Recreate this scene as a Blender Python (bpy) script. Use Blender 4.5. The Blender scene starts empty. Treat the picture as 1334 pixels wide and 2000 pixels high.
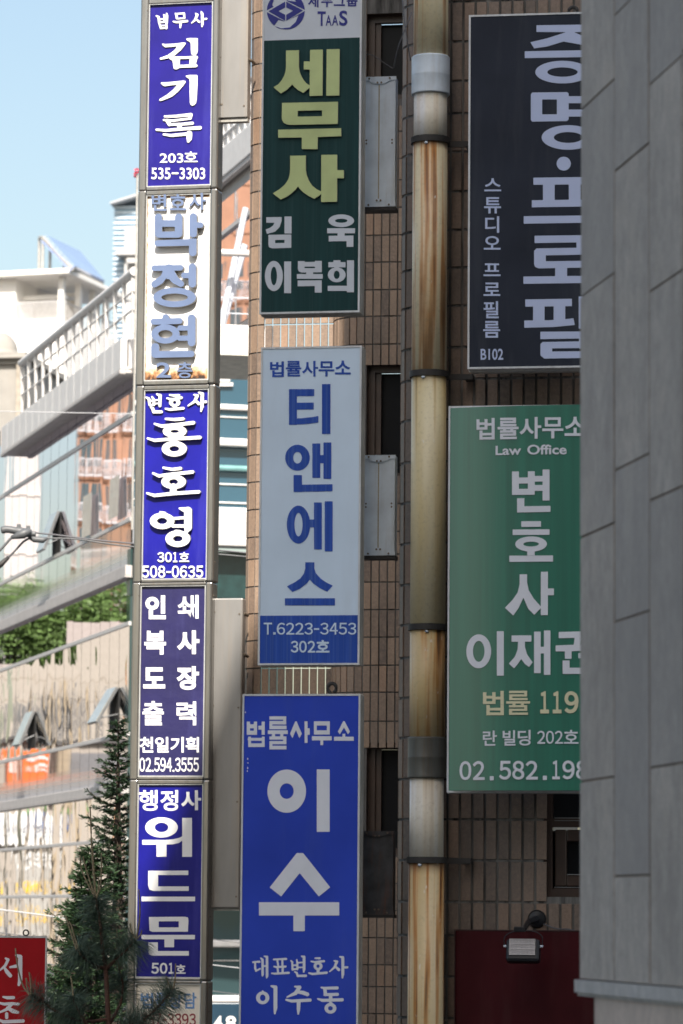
import bpy, bmesh, math, random
import numpy as np
from mathutils import Vector, Matrix
random.seed(7)
S = bpy.context.scene
COL = S.collection
R = math.radians

# ---------------------------------------------------------------- camera
F = 7000.0                      # focal length in photo pixels (2000 high)
PITCH = math.atan(785 / F)
ROLL = 0.0082
CAMZ = 1.6
cam_d = bpy.data.cameras.new('camera')
cam = bpy.data.objects.new('camera', cam_d); COL.objects.link(cam)
cam_d.sensor_fit = 'VERTICAL'; cam_d.sensor_height = 36.0; cam_d.sensor_width = 24.0
cam_d.lens = F / 2000 * 36.0
cam_d.clip_end = 5000; cam_d.clip_start = 0.1
cam_d.dof.use_dof = True; cam_d.dof.focus_distance = 25.0; cam_d.dof.aperture_fstop = 5.0
CM = Matrix.Rotation(math.pi / 2 + PITCH, 3, 'X') @ Matrix.Rotation(ROLL, 3, 'Z')
cam.matrix_world = Matrix.Translation((0, 0, CAMZ)) @ CM.to_4x4()
S.camera = cam
CAMP = Vector((0, 0, CAMZ))

# ---------------------------------------------------------------- light
SUNK, SUNM = 0.035, 0.933       # sun travel: (-k, 1, -m)
sd = Vector((-SUNK, 1, -SUNM)).normalized()
ELEV = math.asin(-sd.z)
w = bpy.data.worlds.new('World'); S.world = w; w.use_nodes = True
nt = w.node_tree; nt.nodes.clear()
wo = nt.nodes.new('ShaderNodeOutputWorld'); bg = nt.nodes.new('ShaderNodeBackground')
sky = nt.nodes.new('ShaderNodeTexSky'); sky.sky_type = 'NISHITA'; sky.sun_disc = False
sky.sun_elevation = ELEV; sky.sun_rotation = math.atan2(SUNK, -1)
sky.air_density = 1.4; sky.dust_density = 3.2; sky.ozone_density = 0.7
bg.inputs['Strength'].default_value = 0.106
nt.links.new(sky.outputs[0], bg.inputs[0]); nt.links.new(bg.outputs[0], wo.inputs[0])
sl = bpy.data.lights.new('sun', 'SUN'); sl.energy = 5.0; sl.angle = R(0.3); sl.color = (1.0, 0.93, 0.84)
so = bpy.data.objects.new('sun', sl); COL.objects.link(so)
so.rotation_euler = sd.to_track_quat('-Z', 'Y').to_euler()
S.view_settings.view_transform = 'Standard'; S.view_settings.look = 'None'
S.view_settings.exposure = 0.85; S.view_settings.gamma = 1.0
S.render.engine = 'CYCLES'
S.cycles.max_bounces = 6; S.cycles.use_denoising = True

# ---------------------------------------------------------------- projection helpers
def ray(px, py):
    d = CM @ Vector(((px - 667) / F, (1000 - py) / F, -1.0))
    return d.normalized()
def W(px, py, Y):
    d = ray(px, py); t = Y / d.y
    return CAMP + d * t

class Plane:
    """vertical plane through the point seen at (px,py) at depth Y; yaw>0 brings its right side nearer"""
    def __init__(s, px, py, Y, yaw_deg, org=None):
        s.yaw = R(yaw_deg)
        s.o = org.copy() if org is not None else W(px, py, Y); s.o.z = 0
        s.u = Vector((math.cos(s.yaw), -math.sin(s.yaw), 0)); s.n = Vector((-math.sin(s.yaw), -math.cos(s.yaw), 0))
    def off(s, n):
        q = Plane.__new__(Plane); q.yaw = s.yaw; q.u = s.u; q.n = s.n; q.o = s.o + s.n * n; return q
    def hit(s, px, py, src=None, d=None):
        d = d or ray(px, py); src = src or CAMP
        t = (s.o - src).dot(s.n) / d.dot(s.n)
        p = src + d * t
        return (p - s.o).dot(s.u), p.z
    def pt(s, u, n, z):
        p = s.o + s.u * u + s.n * n; p.z = z; return p

# ---------------------------------------------------------------- materials
MATS = {}
def new_mat(name):
    m = bpy.data.materials.new(name); m.use_nodes = True
    n = m.node_tree; b = n.nodes['Principled BSDF']
    MATS[name] = m
    return m, n, b
def L(n, a, b): n.links.new(a, b)
def node(n, t, **k):
    x = n.nodes.new(t)
    for a, v in k.items():
        if a in ('inp',):
            for i, vv in v.items(): x.inputs[i].default_value = vv
        else: setattr(x, a, v)
    return x
def ramp(n, fac, stops):
    r = node(n, 'ShaderNodeValToRGB')
    e = r.color_ramp.elements
    while len(e) < len(stops): e.new(0.5)
    for i, (p, c) in enumerate(stops):
        e[i].position = p; e[i].color = (c[0], c[1], c[2], 1) if not isinstance(c, (int, float)) else (c, c, c, 1)
    L(n, fac, r.inputs[0]); return r.outputs[0]
def mix(n, fac, a, b, mode='MIX'):
    x = node(n, 'ShaderNodeMix', data_type='RGBA', blend_type=mode)
    if isinstance(fac, (int, float)): x.inputs[0].default_value = fac
    else: L(n, fac, x.inputs[0])
    for i, v in ((6, a), (7, b)):
        if isinstance(v, (tuple, list)): x.inputs[i].default_value = (v[0], v[1], v[2], 1)
        else: L(n, v, x.inputs[i])
    return x.outputs[2]
def coords(n, scale=(1, 1, 1), out='Object'):
    tc = node(n, 'ShaderNodeTexCoord'); mp = node(n, 'ShaderNodeMapping')
    mp.inputs['Scale'].default_value = scale
    L(n, tc.outputs[out], mp.inputs[0]); return mp.outputs[0]
def noise(n, vec, scale, detail=4, rough=0.55, dist=0.0):
    x = node(n, 'ShaderNodeTexNoise', inp={'Scale': scale, 'Detail': detail, 'Roughness': rough, 'Distortion': dist})
    L(n, vec, x.inputs['Vector']); return x.outputs[0]
def bump(n, b, h, strength, dist=0.01):
    x = node(n, 'ShaderNodeBump', inp={'Strength': strength, 'Distance': dist})
    L(n, h, x.inputs['Height']); L(n, x.outputs[0], b.inputs['Normal'])

def mat(name, c, rough=0.5, metal=0.0, var=0.12, scale=6.0, stretch=(1, 1, 1), dirt=None, dirt_amt=0.3, bmp=0.0, spec=0.5, coat=0.0):
    if 'vinyl' in name or name == 'maroon_panel': spec, coat, rough = 0.12, 0.0, 0.45
    if name in MATS: return MATS[name]
    m, n, b = new_mat(name)
    v = coords(n, stretch)
    f = noise(n, v, scale)
    c2 = tuple(x * (1 - var * 2) for x in c); c1 = tuple(min(1, x * (1 + var)) for x in c)
    col = ramp(n, f, [(0.3, c2), (0.7, c1)])
    if dirt:
        f2 = noise(n, coords(n, (stretch[0] * 3, stretch[1] * 3, stretch[2] * 0.35)), scale * 1.2, 6, 0.65)
        k = ramp(n, f2, [(0.5, 0.0), (0.75, dirt_amt)])
        col = mix(n, k, col, dirt)
    L(n, col, b.inputs['Base Color'])
    b.inputs['Roughness'].default_value = rough; b.inputs['Metallic'].default_value = metal
    b.inputs['Specular IOR Level'].default_value = spec
    if coat: b.inputs['Coat Weight'].default_value = coat; b.inputs['Coat Roughness'].default_value = 0.2
    if bmp: bump(n, b, noise(n, v, scale * 5, 5), bmp)
    return m

# ---------------------------------------------------------------- mesh builder
class MB:
    def __init__(s): s.v = []; s.f = []; s.a = []; s.mi = []
    def add(s, vs, fs, tint=None, mi=0):
        k = len(s.v); s.v += [tuple(x) for x in vs]
        for f in fs: s.f.append(tuple(i + k for i in f)); s.a.append(0.5 if tint is None else tint); s.mi.append(mi)
    def hexa(s, P, tint=None, mi=0):
        s.add(P, [(0, 3, 2, 1), (4, 5, 6, 7), (0, 1, 5, 4), (1, 2, 6, 5), (2, 3, 7, 6), (3, 0, 4, 7)], tint, mi)
    def box(s, x0, x1, y0, y1, z0, z1, bev=0.0, mi=0):
        if bev <= 0:
            s.hexa([(x0, y0, z0), (x1, y0, z0), (x1, y1, z0), (x0, y1, z0), (x0, y0, z1), (x1, y0, z1), (x1, y1, z1), (x0, y1, z1)], mi=mi); return
        bm = bmesh.new(); bmesh.ops.create_cube(bm, size=1.0)
        for q in bm.verts: q.co = ((x0 + x1) / 2 + q.co.x * (x1 - x0), (y0 + y1) / 2 + q.co.y * (y1 - y0), (z0 + z1) / 2 + q.co.z * (z1 - z0))
        bmesh.ops.bevel(bm, geom=bm.edges[:], offset=bev, segments=2, profile=0.5, affect='EDGES')
        bm.verts.index_update()
        s.add([q.co[:] for q in bm.verts], [[q.index for q in f.verts] for f in bm.faces], mi=mi); bm.free()
    def prism(s, poly, y0, y1, mi=0):          # polygon in (x,z), convex or simple, extruded along y
        n = len(poly); vs = [(x, y0, z) for x, z in poly] + [(x, y1, z) for x, z in poly]
        s.add(vs, [tuple(range(n)), tuple(range(2 * n - 1, n - 1, -1))] + [(i, i + n, (i + 1) % n + n, (i + 1) % n) for i in range(n)], mi=mi)
    def tube(s, pts, r, seg=8, cap=True, mi=0):
        pts = [Vector(p) for p in pts]; rs = r if isinstance(r, (list, tuple)) else [r] * len(pts)
        vs = []; prev = None
        for i, p in enumerate(pts):
            t = (pts[min(i + 1, len(pts) - 1)] - pts[max(i - 1, 0)]).normalized()
            a = t.cross(Vector((0, 0, 1)))
            if a.length < 0.05: a = Vector((1, 0, 0))
            a.normalize()
            if prev and a.dot(prev) < 0: a = -a
            prev = a
            b = t.cross(a).normalized()
            for k in range(seg):
                q = 2 * math.pi * k / seg; vs.append(p + (a * math.cos(q) + b * math.sin(q)) * rs[i])
        fs = []
        for i in range(len(pts) - 1):
            for k in range(seg):
                fs.append((i * seg + k, i * seg + (k + 1) % seg, (i + 1) * seg + (k + 1) % seg, (i + 1) * seg + k))
        if cap: fs += [tuple(range(seg - 1, -1, -1)), tuple(range((len(pts) - 1) * seg, len(pts) * seg))]
        s.add([q[:] for q in vs], fs, mi=mi)
    def lathe(s, prof, cx, cy, seg=24, mi=0):   # prof: (r,z)
        vs = []; fs = []
        for r_, z in prof:
            for k in range(seg):
                q = 2 * math.pi * k / seg; vs.append((cx + r_ * math.cos(q), cy + r_ * math.sin(q), z))
        for i in range(len(prof) - 1):
            for k in range(seg): fs.append((i * seg + k, i * seg + (k + 1) % seg, (i + 1) * seg + (k + 1) % seg, (i + 1) * seg + k))
        fs += [tuple(range(seg - 1, -1, -1)), tuple(range((len(prof) - 1) * seg, len(prof) * seg))]
        s.add(vs, fs, mi=mi)
    def build(s, name, m, parent=None, smooth=False, off=(0, 0, 0), fix=True):
        me = bpy.data.meshes.new(name)
        vs = [(x - off[0], y - off[1], z - off[2]) for x, y, z in s.v]
        me.from_pydata(vs, [], s.f)
        for q in (m if isinstance(m, (list, tuple)) else [m]): me.materials.append(q)
        me.polygons.foreach_set('material_index', s.mi)
        at = me.attributes.new('tint', 'FLOAT', 'FACE'); at.data.foreach_set('value', s.a)
        if fix:
            bm = bmesh.new(); bm.from_mesh(me); bmesh.ops.recalc_face_normals(bm, faces=bm.faces[:]); bm.to_mesh(me); bm.free()
        if smooth: me.polygons.foreach_set('use_smooth', [True] * len(me.polygons))
        me.update()
        o = bpy.data.objects.new(name, me); COL.objects.link(o)
        if parent is not None: o.parent = parent
        return o

def tag(o, label=None, cat=None, group=None, kind=None):
    if label: o['label'] = label
    if cat: o['category'] = cat
    if group: o['group'] = group
    if kind: o['kind'] = kind
    return o

class Thing:
    """an Empty at the base of a thing lying in a plane; part meshes come in (u, -n, z) plane coordinates"""
    def __init__(s, name, label, cat, plane, u0, z0, group=None):
        s.P = plane; s.u0 = u0; s.z0 = z0
        s.e = bpy.data.objects.new(name, None); COL.objects.link(s.e); s.e.empty_display_size = 0.1
        s.e.location = plane.pt(u0, 0, z0); s.e.rotation_euler = (0, 0, -plane.yaw)
        tag(s.e, label, cat, group)
    def part(s, name, mb, m, smooth=False, parent=None, plane=None):
        if plane is not None:           # coordinates of another plane -> this thing's plane
            o = []
            for x, y, z in mb.v:
                q = plane.pt(x, -y, z) - s.P.o; o.append((q.dot(s.P.u), -q.dot(s.P.n), z))
            mb.v = o
        return mb.build(name, m, parent or s.e, smooth, (s.u0, 0, s.z0))

# ---------------------------------------------------------------- lettering
def sdf_poly(X, Y, pts):
    d = np.full(X.shape, 1e9); ins = np.zeros(X.shape, bool); n = len(pts)
    for i in range(n):
        ax, ay = pts[i]; bx, by = pts[(i + 1) % n]
        ex, ey = bx - ax, by - ay; wx, wy = X - ax, Y - ay
        t = np.clip((wx * ex + wy * ey) / (ex * ex + ey * ey + 1e-12), 0, 1)
        d = np.minimum(d, np.hypot(wx - ex * t, wy - ey * t))
        c = ((ay <= Y) & (by > Y)) | ((by <= Y) & (ay > Y))
        with np.errstate(divide='ignore', invalid='ignore'):
            xi = ax + (Y - ay) / (by - ay if by != ay else 1e-9) * ex
        ins ^= c & (X < xi)
    return np.where(ins, -d, d)
def sdf_ell(X, Y, cx, cy, rx, ry):
    x = (X - cx) / rx; y = (Y - cy) / ry; k0 = np.hypot(x, y); k1 = np.hypot(x / rx, y / ry) + 1e-9
    return k0 * (k0 - 1) / k1
def sdf_caps(X, Y, ch):
    d = np.full(X.shape, 1e9)
    if len(ch) == 1: ch = ch * 2
    for (ax, ay, ra), (bx, by, rb) in zip(ch[:-1], ch[1:]):
        ex, ey = bx - ax, by - ay; wx, wy = X - ax, Y - ay
        t = np.clip((wx * ex + wy * ey) / (ex * ex + ey * ey + 1e-12), 0, 1)
        d = np.minimum(d, np.hypot(wx - ex * t, wy - ey * t) - (ra + (rb - ra) * t))
    return d
SLIM = [1.0]
def glyph(ops, ox, oy, sc):
    """ops in crop coordinates -> list of loops in photo pixels"""
    O = []
    for op in ops:
        k = op[0]
        if k in 'ph': O.append((k, [(ox + x / sc, oy + y / sc) for x, y in op[1]]))
        elif k in 'rx':
            x0, y0, x1, y1 = op[1:]
            O.append(('p' if k == 'r' else 'h', [(ox + x / sc, oy + y / sc) for x, y in ((x0, y0), (x1, y0), (x1, y1), (x0, y1))]))
        elif k == 'c': O.append((k, [(ox + x / sc, oy + y / sc, r_ / sc * SLIM[0]) for x, y, r_ in op[1]]))
        elif k == 'e': O.append((k, ox + op[1] / sc, oy + op[2] / sc) + tuple(v / sc for v in op[3:]))
    xs = []; ys = []
    for o in O:
        if o[0] == 'p': xs += [q[0] for q in o[1]]; ys += [q[1] for q in o[1]]
        if o[0] == 'c':
            for x, y, r_ in o[1]: xs += [x - r_, x + r_]; ys += [y - r_, y + r_]
        if o[0] == 'e': xs += [o[1] - o[3], o[1] + o[3]]; ys += [o[2] - o[4], o[2] + o[4]]
    st = max(0.35, min(0.8, (max(xs) - min(xs)) / 90))
    gx = np.arange(min(xs) - 2 * st, max(xs) + 3 * st, st); gy = np.arange(min(ys) - 2 * st, max(ys) + 3 * st, st)
    X, Y = np.meshgrid(gx, gy); Fd = np.full(X.shape, 1e9)
    for o in O:
        if o[0] == 'p': Fd = np.minimum(Fd, sdf_poly(X, Y, o[1]))
        elif o[0] == 'h': Fd = np.maximum(Fd, -sdf_poly(X, Y, o[1]))
        elif o[0] == 'c': Fd = np.minimum(Fd, sdf_caps(X, Y, o[1]))
        elif o[0] == 'e':
            e = sdf_ell(X, Y, o[1], o[2], o[3], o[4])
            if len(o) > 5: e = np.maximum(e, -sdf_ell(X, Y, o[1], o[2], o[5], o[6]))
            Fd = np.minimum(Fd, e)
    return contours(Fd, gx, gy)
def contours(Fd, gx, gy):
    Fd = np.where(np.abs(Fd) < 1e-6, 1e-6, Fd)
    I = Fd < 0
    seg = {}
    def edge(j, i, h):
        return (j, i, h)
    def pos(e):
        j, i, h = e
        if h: a, b = Fd[j, i], Fd[j, i + 1]; t = a / (a - b); return (gx[i] + t * (gx[i + 1] - gx[i]), gy[j])
        a, b = Fd[j, i], Fd[j + 1, i]; t = a / (a - b); return (gx[i], gy[j] + t * (gy[j + 1] - gy[j]))
    code = I[:-1, :-1] * 1 + I[:-1, 1:] * 2 + I[1:, 1:] * 4 + I[1:, :-1] * 8
    T = {1: [(3, 0)], 2: [(0, 1)], 3: [(3, 1)], 4: [(1, 2)], 5: [(3, 0), (1, 2)], 6: [(0, 2)], 7: [(3, 2)], 8: [(2, 3)], 9: [(2, 0)], 10: [(0, 1), (2, 3)], 11: [(2, 1)], 12: [(1, 3)], 13: [(1, 0)], 14: [(0, 3)]}
    for j, i in zip(*np.nonzero((code > 0) & (code < 15))):
        E_ = [(j, i, 1), (j, i + 1, 0), (j + 1, i, 1), (j, i, 0)]
        for a, b in T[int(code[j, i])]: seg[E_[a]] = E_[b]
    loops = []
    while seg:
        s0 = next(iter(seg)); lp = []; c = s0
        while c in seg:
            n_ = seg.pop(c); lp.append(pos(c)); c = n_
        if len(lp) > 3: loops.append(simplify(lp, 0.07))
    return [l for l in loops if len(l) > 2]
def simplify(pts, tol):
    P = np.array(pts); n = len(P)
    def rec(a, b):
        if b - a < 2: return []
        p, q = P[a], P[b % n]; d = q - p; ln = math.hypot(*d)
        m_ = P[a + 1:b]
        dist = np.abs((m_[:, 0] - p[0]) * d[1] - (m_[:, 1] - p[1]) * d[0]) / ln if ln > 1e-9 else np.hypot(m_[:, 0] - p[0], m_[:, 1] - p[1])
        k = int(np.argmax(dist))
        if dist[k] < tol: return []
        k = a + 1 + k
        return rec(a, k) + [k] + rec(k, b)
    h = n // 2
    idx = [0] + rec(0, h) + [h] + rec(h, n)
    return [tuple(P[i % n]) for i in idx]
def loops_mesh(loops):
    cu = bpy.data.curves.new('tmp', 'CURVE'); cu.dimensions = '2D'; cu.fill_mode = 'BOTH'; cu.extrude = 0.5
    for lp in loops:
        sp = cu.splines.new('POLY'); sp.points.add(len(lp) - 1)
        for p, (x, y) in zip(sp.points, lp): p.co = (x, -y, 0, 1)
        sp.use_cyclic_u = True
    return curve_to_data(cu)
def curve_to_data(cu):
    o = bpy.data.objects.new('tmp', cu); COL.objects.link(o)
    dg = bpy.context.evaluated_depsgraph_get()
    me = bpy.data.meshes.new_from_object(o.evaluated_get(dg))
    vs = [v.co[:] for v in me.vertices]; fs = [tuple(p.vertices) for p in me.polygons]
    bpy.data.objects.remove(o); bpy.data.meshes.remove(me)
    return vs, fs
def text_mesh(s, x0, y0, x1, y1, wt=0.0, key=None):
    cu = bpy.data.curves.new('tmp', 'FONT'); cu.body = s; cu.size = 1; cu.offset = wt; cu.resolution_u = 4
    cu.extrude = 0.5
    vs, fs = curve_to_data(cu)
    A = np.array(vs); mn = A.min(0); mx = A.max(0)
    out = [(x0 + (v[0] - mn[0]) / (mx[0] - mn[0]) * (x1 - x0), -(y1 + (v[1] - mn[1]) / (mx[1] - mn[1]) * (y0 - y1)), 0.5 if v[2] > 0 else -0.5) for v in vs]
    return out, fs
def put(mb, P, data, th, n0, bul=None):
    """pixel-space lettering onto a plane: th thick, its back n0 in front of the plane"""
    vs, fs = data
    o = []
    q = P.off(n0)
    for x, y, z in vs:
        u, zz = q.hit(x, -y)
        o.append((u, -(n0 + (bul(u) - .0015 if bul else 0) + (th if z > 0 else 0)), zz))
    fr = [f for f in fs if len({vs[i][2] > 0 for i in f}) == 1]; sd_ = [f for f in fs if len({vs[i][2] > 0 for i in f}) == 2]
    mb.add(o, fr); k = len(mb.v) - len(o)
    for f in sd_: mb.f.append(tuple(i + k for i in f)); mb.a.append(.5); mb.mi.append(1)
FW_ = {**{str(i): chr(0xFF10 + i) for i in range(10)}, 'T': 'Ｔ'}
def Td(s, c, x0, y0, x1, y1, wt=0.02):
    """digits set one by one: full height figures, short hyphens and points"""
    ox, oy, sc = c; x0, y0, x1, y1 = ox + x0 / sc, oy + y0 / sc, ox + x1 / sc, oy + y1 / sc
    adv = [{'-': .7, '.': .42, '1': .8}.get(ch, 1.0) for ch in s]; k = (x1 - x0) / sum(adv); x = x0; h = y1 - y0; out = []
    for ch, a in zip(s, adv):
        w_ = a * k
        if ch == '-': out.append(loops_mesh([[(x + w_ * .1, y0 + h * .46), (x + w_ * .9, y0 + h * .46), (x + w_ * .9, y0 + h * .6), (x + w_ * .1, y0 + h * .6)]]))
        elif ch == '.': q = min(w_ * .7, h * .2); xm = x + w_ / 2; out.append(loops_mesh([[(xm - q / 2, y1 - q), (xm + q / 2, y1 - q), (xm + q / 2, y1), (xm - q / 2, y1)]]))
        elif ch == '1': out.append(text_mesh(FW_[ch], x + w_ * .12, y0, x + w_ * .82, y1, wt))
        else: out.append(text_mesh(FW_[ch], x + k * .05, y0, x + k * .95, y1, wt))
        x += w_
    return out
def G(ops, c): return loops_mesh(glyph(ops, *c))
def T(s, x0, y0, x1, y1, wt=0.0): return text_mesh(s, x0, y0, x1, y1, wt)
def Tc(s, c, x0, y0, x1, y1, wt=0.0):
    ox, oy, sc = c; return text_mesh(s, ox + x0 / sc, oy + y0 / sc, ox + x1 / sc, oy + y1 / sc, wt)

# crop frames used when reading the letters off the photograph
C8 = (255, 0, 4.7607); C2 = (255, 360, 4.7607); C1 = (255, 750, 4.7607); C3 = (255, 1140, 4.7607); C4 = (240, 1500, 4.0)
CT1 = (500, 0, 6.06); CT2 = (500, 300, 6.06); CA = (490, 840, 4.2565); CP = (460, 560, 3.7056)
CI1 = (465, 1340, 5.336); CI2 = (465, 1640, 5.336); CB1 = (900, 0, 5.336); CB2 = (900, 340, 5.0)
CR = (0, 1620, 4.764)

# ================================================================ SETTING
def plain(mb, name, m, label=None, cat=None, group=None, kind=None, **k):
    o = mb.build(name, m, **k); return tag(o, label, cat, group, kind)

g = MB(); g.add([(-3000, -400, 0), (3000, -400, 0), (3000, 4000, 0), (-3000, 4000, 0)], [(0, 1, 2, 3)])
plain(g, 'ground', mat('asphalt', (0.06, 0.06, 0.062), 0.9, scale=3, bmp=0.3), kind='structure')

# ---------------------------------------------------------------- common materials
steel = mat('stainless_steel', (0.2788, 0.2724, 0.2566), 0.28, 0.85, var=0.12, scale=3, stretch=(4, 4, 0.6), dirt=(0.3, 0.2, 0.11), dirt_amt=0.35)
alu = mat('grey_aluminium', (0.55, 0.56, 0.55), 0.42, 0.4, var=0.08, dirt=(0.2, 0.18, 0.15), dirt_amt=0.4)
zinc = mat('galvanised_sheet', (0.66, 0.75, 0.84), 0.45, 0.0, var=0.1, scale=5, dirt=(0.33, 0.28, 0.2), dirt_amt=0.35)
darkm = mat('dark_steel', (0.035, 0.033, 0.032), 0.6, 0.2)
rustm = mat('rusty_dark_plate', (0.06, 0.062, 0.068), 0.6, 0.2, var=0.3, scale=9, dirt=(0.12, 0.05, 0.03), dirt_amt=0.8)
bolt_m = mat('bolt_metal', (0.16, 0.13, 0.1), 0.5, 0.5)
whitev = mat('white_vinyl', (0.8, 0.8, 0.8), 0.4, var=0.02)
shadewhite = mat('pale_vinyl', (0.72, 0.74, 0.8), 0.4, var=0.03)
black_in = mat('dark_interior', (0.012, 0.012, 0.012), 0.8)
glass_dark = mat('dark_window_glass', (0.012, 0.013, 0.015), 0.2, var=0.05, spec=0.15)

def tile_mat(name, pal, grout, dirt):
    m, n, b = new_mat(name)
    at = node(n, 'ShaderNodeAttribute', attribute_name='tint')
    c = ramp(n, at.outputs['Fac'], list(zip((0.0, 0.35, 0.7, 1.0), pal)))
    v = coords(n, (1, 1, 1)); f = noise(n, v, 38, 7, 0.72)
    c = mix(n, ramp(n, f, [(0.4, 0.0), (0.72, 0.45)]), c, tuple(x * 1.55 for x in pal[2]))
    c = mix(n, ramp(n, noise(n, v, 90, 4, 0.7), [(0.3, 0.4), (0.5, 0.0)]), c, tuple(x * .5 for x in pal[1]))
    f2 = noise(n, coords(n, (1, 1, 0.3)), 2.2, 6, 0.65)
    c = mix(n, ramp(n, f2, [(0.42, 0.0), (0.75, dirt)]), c, (0.05, 0.042, 0.036))
    L(n, c, b.inputs['Base Color']); b.inputs['Roughness'].default_value = 0.5
    bump(n, b, noise(n, coords(n, (1, 1, 0.15)), 160, 3), 0.3, 0.004)
    m2, n2, b2 = new_mat(name + '_grout')
    g = noise(n2, coords(n2, (4, 4, 0.4)), 3.0, 5, 0.65)
    L(n2, ramp(n2, g, [(0.38, grout), (0.56, tuple(x * .45 for x in grout)), (0.66, (0.006, 0.006, 0.006))]), b2.inputs['Base Color']); b2.inputs['Roughness'].default_value = 0.9
    return [m, m2]
TILE = tile_mat('shade_toned_tile', ((0.11, 0.088, 0.076), (0.17, 0.13, 0.105), (0.22, 0.158, 0.12), (0.27, 0.17, 0.115)), (0.2, 0.195, 0.185), 0.6)  # near wall: darker copy of the one wall tile, shade put into the colour
TILE2 = tile_mat('sun_toned_tile', ((0.12, 0.09, 0.074), (0.21, 0.15, 0.112), (0.29, 0.205, 0.145), (0.32, 0.195, 0.125)), (0.13, 0.125, 0.12), 0.5)  # far walls: lighter, cleaner copy of the tile, sunlight put into the colour


# ================================================================ BRICK BUILDING
NB = Plane(835, 1000, 21.3, 9.0)
PL_MID = -(W(740, 1000, 30.75) - NB.o).dot(NB.n) * -1
def nof(p): return (p - NB.o).dot(NB.n)
N_MID = nof(W(705, 1000, 30.7)); N_PIER = nof(W(560, 1000, 31.15))
P_MID = NB.off(N_MID); P_PIER = NB.off(N_PIER)

def path_round(uL, uR, n, r, back):
    pts = [(uL, n - back), (uL, n - r)]
    for k in range(1, 9):
        a = math.pi * (1 - k / 16.0); pts.append((uL + r + r * math.cos(a), n - r + r * math.sin(a)))
    pts.append((uR, n)); return pts
def tile_wall(mb, path, zs, pitch, holes=(), gap=0.0085, seed=1):
    rnd = random.Random(seed)
    cum = [0]
    for a, b in zip(path[:-1], path[1:]): cum.append(cum[-1] + math.hypot(b[0] - a[0], b[1] - a[1]))
    def at(s):
        for i in range(len(path) - 1):
            if s <= cum[i + 1] or i == len(path) - 2:
                t = (s - cum[i]) / (cum[i + 1] - cum[i] + 1e-9); a, b = path[i], path[i + 1]
                d = Vector((b[0] - a[0], b[1] - a[1])).normalized()
                return Vector((a[0] + (b[0] - a[0]) * t, a[1] + (b[1] - a[1]) * t)), Vector((-d.y, d.x))
    z0, z1 = min(zs), max(zs)
    # backing with the openings left out
    ss = sorted(set([round(c, 4) for c in cum] + [cum[-1] - (path[-1][0] - h[i]) for h in holes for i in (0, 1)]))
    ss = [x for x in ss if 0 <= x <= cum[-1]]
    for a, b in zip(ss[:-1], ss[1:]):
        pa, na = at(a + 1e-5); pb, nb = at(b - 1e-5); um = (pa.x + pb.x) / 2
        cuts = [z0, z1]
        rng = [(z0, z1)]
        for h in holes:
            if h[0] <= um <= h[1]:
                new = []
                for q0, q1 in rng:
                    if h[2] > q0: new.append((q0, min(q1, h[2])))
                    if h[3] < q1: new.append((max(q0, h[3]), q1))
                rng = new
        qa = pa - na * 0.006; qb = pb - nb * 0.006
        for q0, q1 in rng:
            mb.add([(qa.x, -qa.y, q0), (qb.x, -qb.y, q0), (qb.x, -qb.y, q1), (qa.x, -qa.y, q1)], [(0, 1, 2, 3)], mi=1)
    nt_ = int(cum[-1] / pitch); zz = sorted(zs)
    for j in range(len(zz) - 1):
        a0, a1 = zz[j] + gap / 2, zz[j + 1] - gap / 2
        row = rnd.random()
        for i in range(nt_):
            s0 = cum[-1] - (i + 1) * pitch + gap / 2; s1 = s0 + pitch - gap
            p0, n0 = at(s0); p1, n1 = at(s1); um = (p0.x + p1.x) / 2; zm = (a0 + a1) / 2
            if any(h[0] - 0.01 < um < h[1] + 0.01 and h[2] - 0.05 < zm < h[3] + 0.05 for h in holes): continue
            j0 = rnd.uniform(-.0015, .0015); j1 = rnd.uniform(-.0015, .0015); e = 0.0025
            f0 = p0 + n0 * (0.004 + j0); f1 = p1 + n1 * (0.004 + j1); b0 = p0 - n0 * 0.008; b1 = p1 - n1 * 0.008
            dx = (f1 - f0).normalized() * e; t = min(1, max(0, rnd.gauss(0.5, 0.23) + (row - .5) * .15))
            V = [(b0.x, -b0.y, a0), (b1.x, -b1.y, a0), (b1.x, -b1.y, a1), (b0.x, -b0.y, a1),
                 (f0.x + dx.x, -(f0.y + dx.y), a0 + e), (f1.x - dx.x, -(f1.y - dx.y), a0 + e), (f1.x - dx.x, -(f1.y - dx.y), a1 - e), (f0.x + dx.x, -(f0.y + dx.y), a1 - e)]
            mb.add(V, [(4, 5, 6, 7), (0, 1, 5, 4), (1, 2, 6, 5), (2, 3, 7, 6), (3, 0, 4, 7)], t, 0)

near_rows = [2068, 1988, 1907, 1827, 1761, 1680, 1600, 1521, 1440, 1362, 1283, 1219, 1140, 1060, 980, 901, 819, 741, 679, 598, 524, 450, 375, 298, 223, 160, 83, 5, -75, -155]
far_rows = [2080, 2028, 1976, 1924, 1882, 1830, 1777, 1725, 1673, 1621, 1569, 1517, 1465, 1413, 1357, 1305, 1251, 1198, 1145, 1091, 1048, 994, 940, 887, 834, 782, 728, 687, 633, 582, 529, 477, 424, 371, 330, 278, 227, 173, 121, 69, 18, -34, -86]
znear = [NB.hit(840, y)[1] for y in near_rows]; zfar = [P_PIER.hit(600, y)[1] for y in far_rows]
uNL = NB.hit(772.5, 1000)[0]
bb = Thing('brick_building', 'brown tiled building with rounded corners behind the drainpipe and projecting signs', 'building', NB, 0.0, 0.0)
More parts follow.
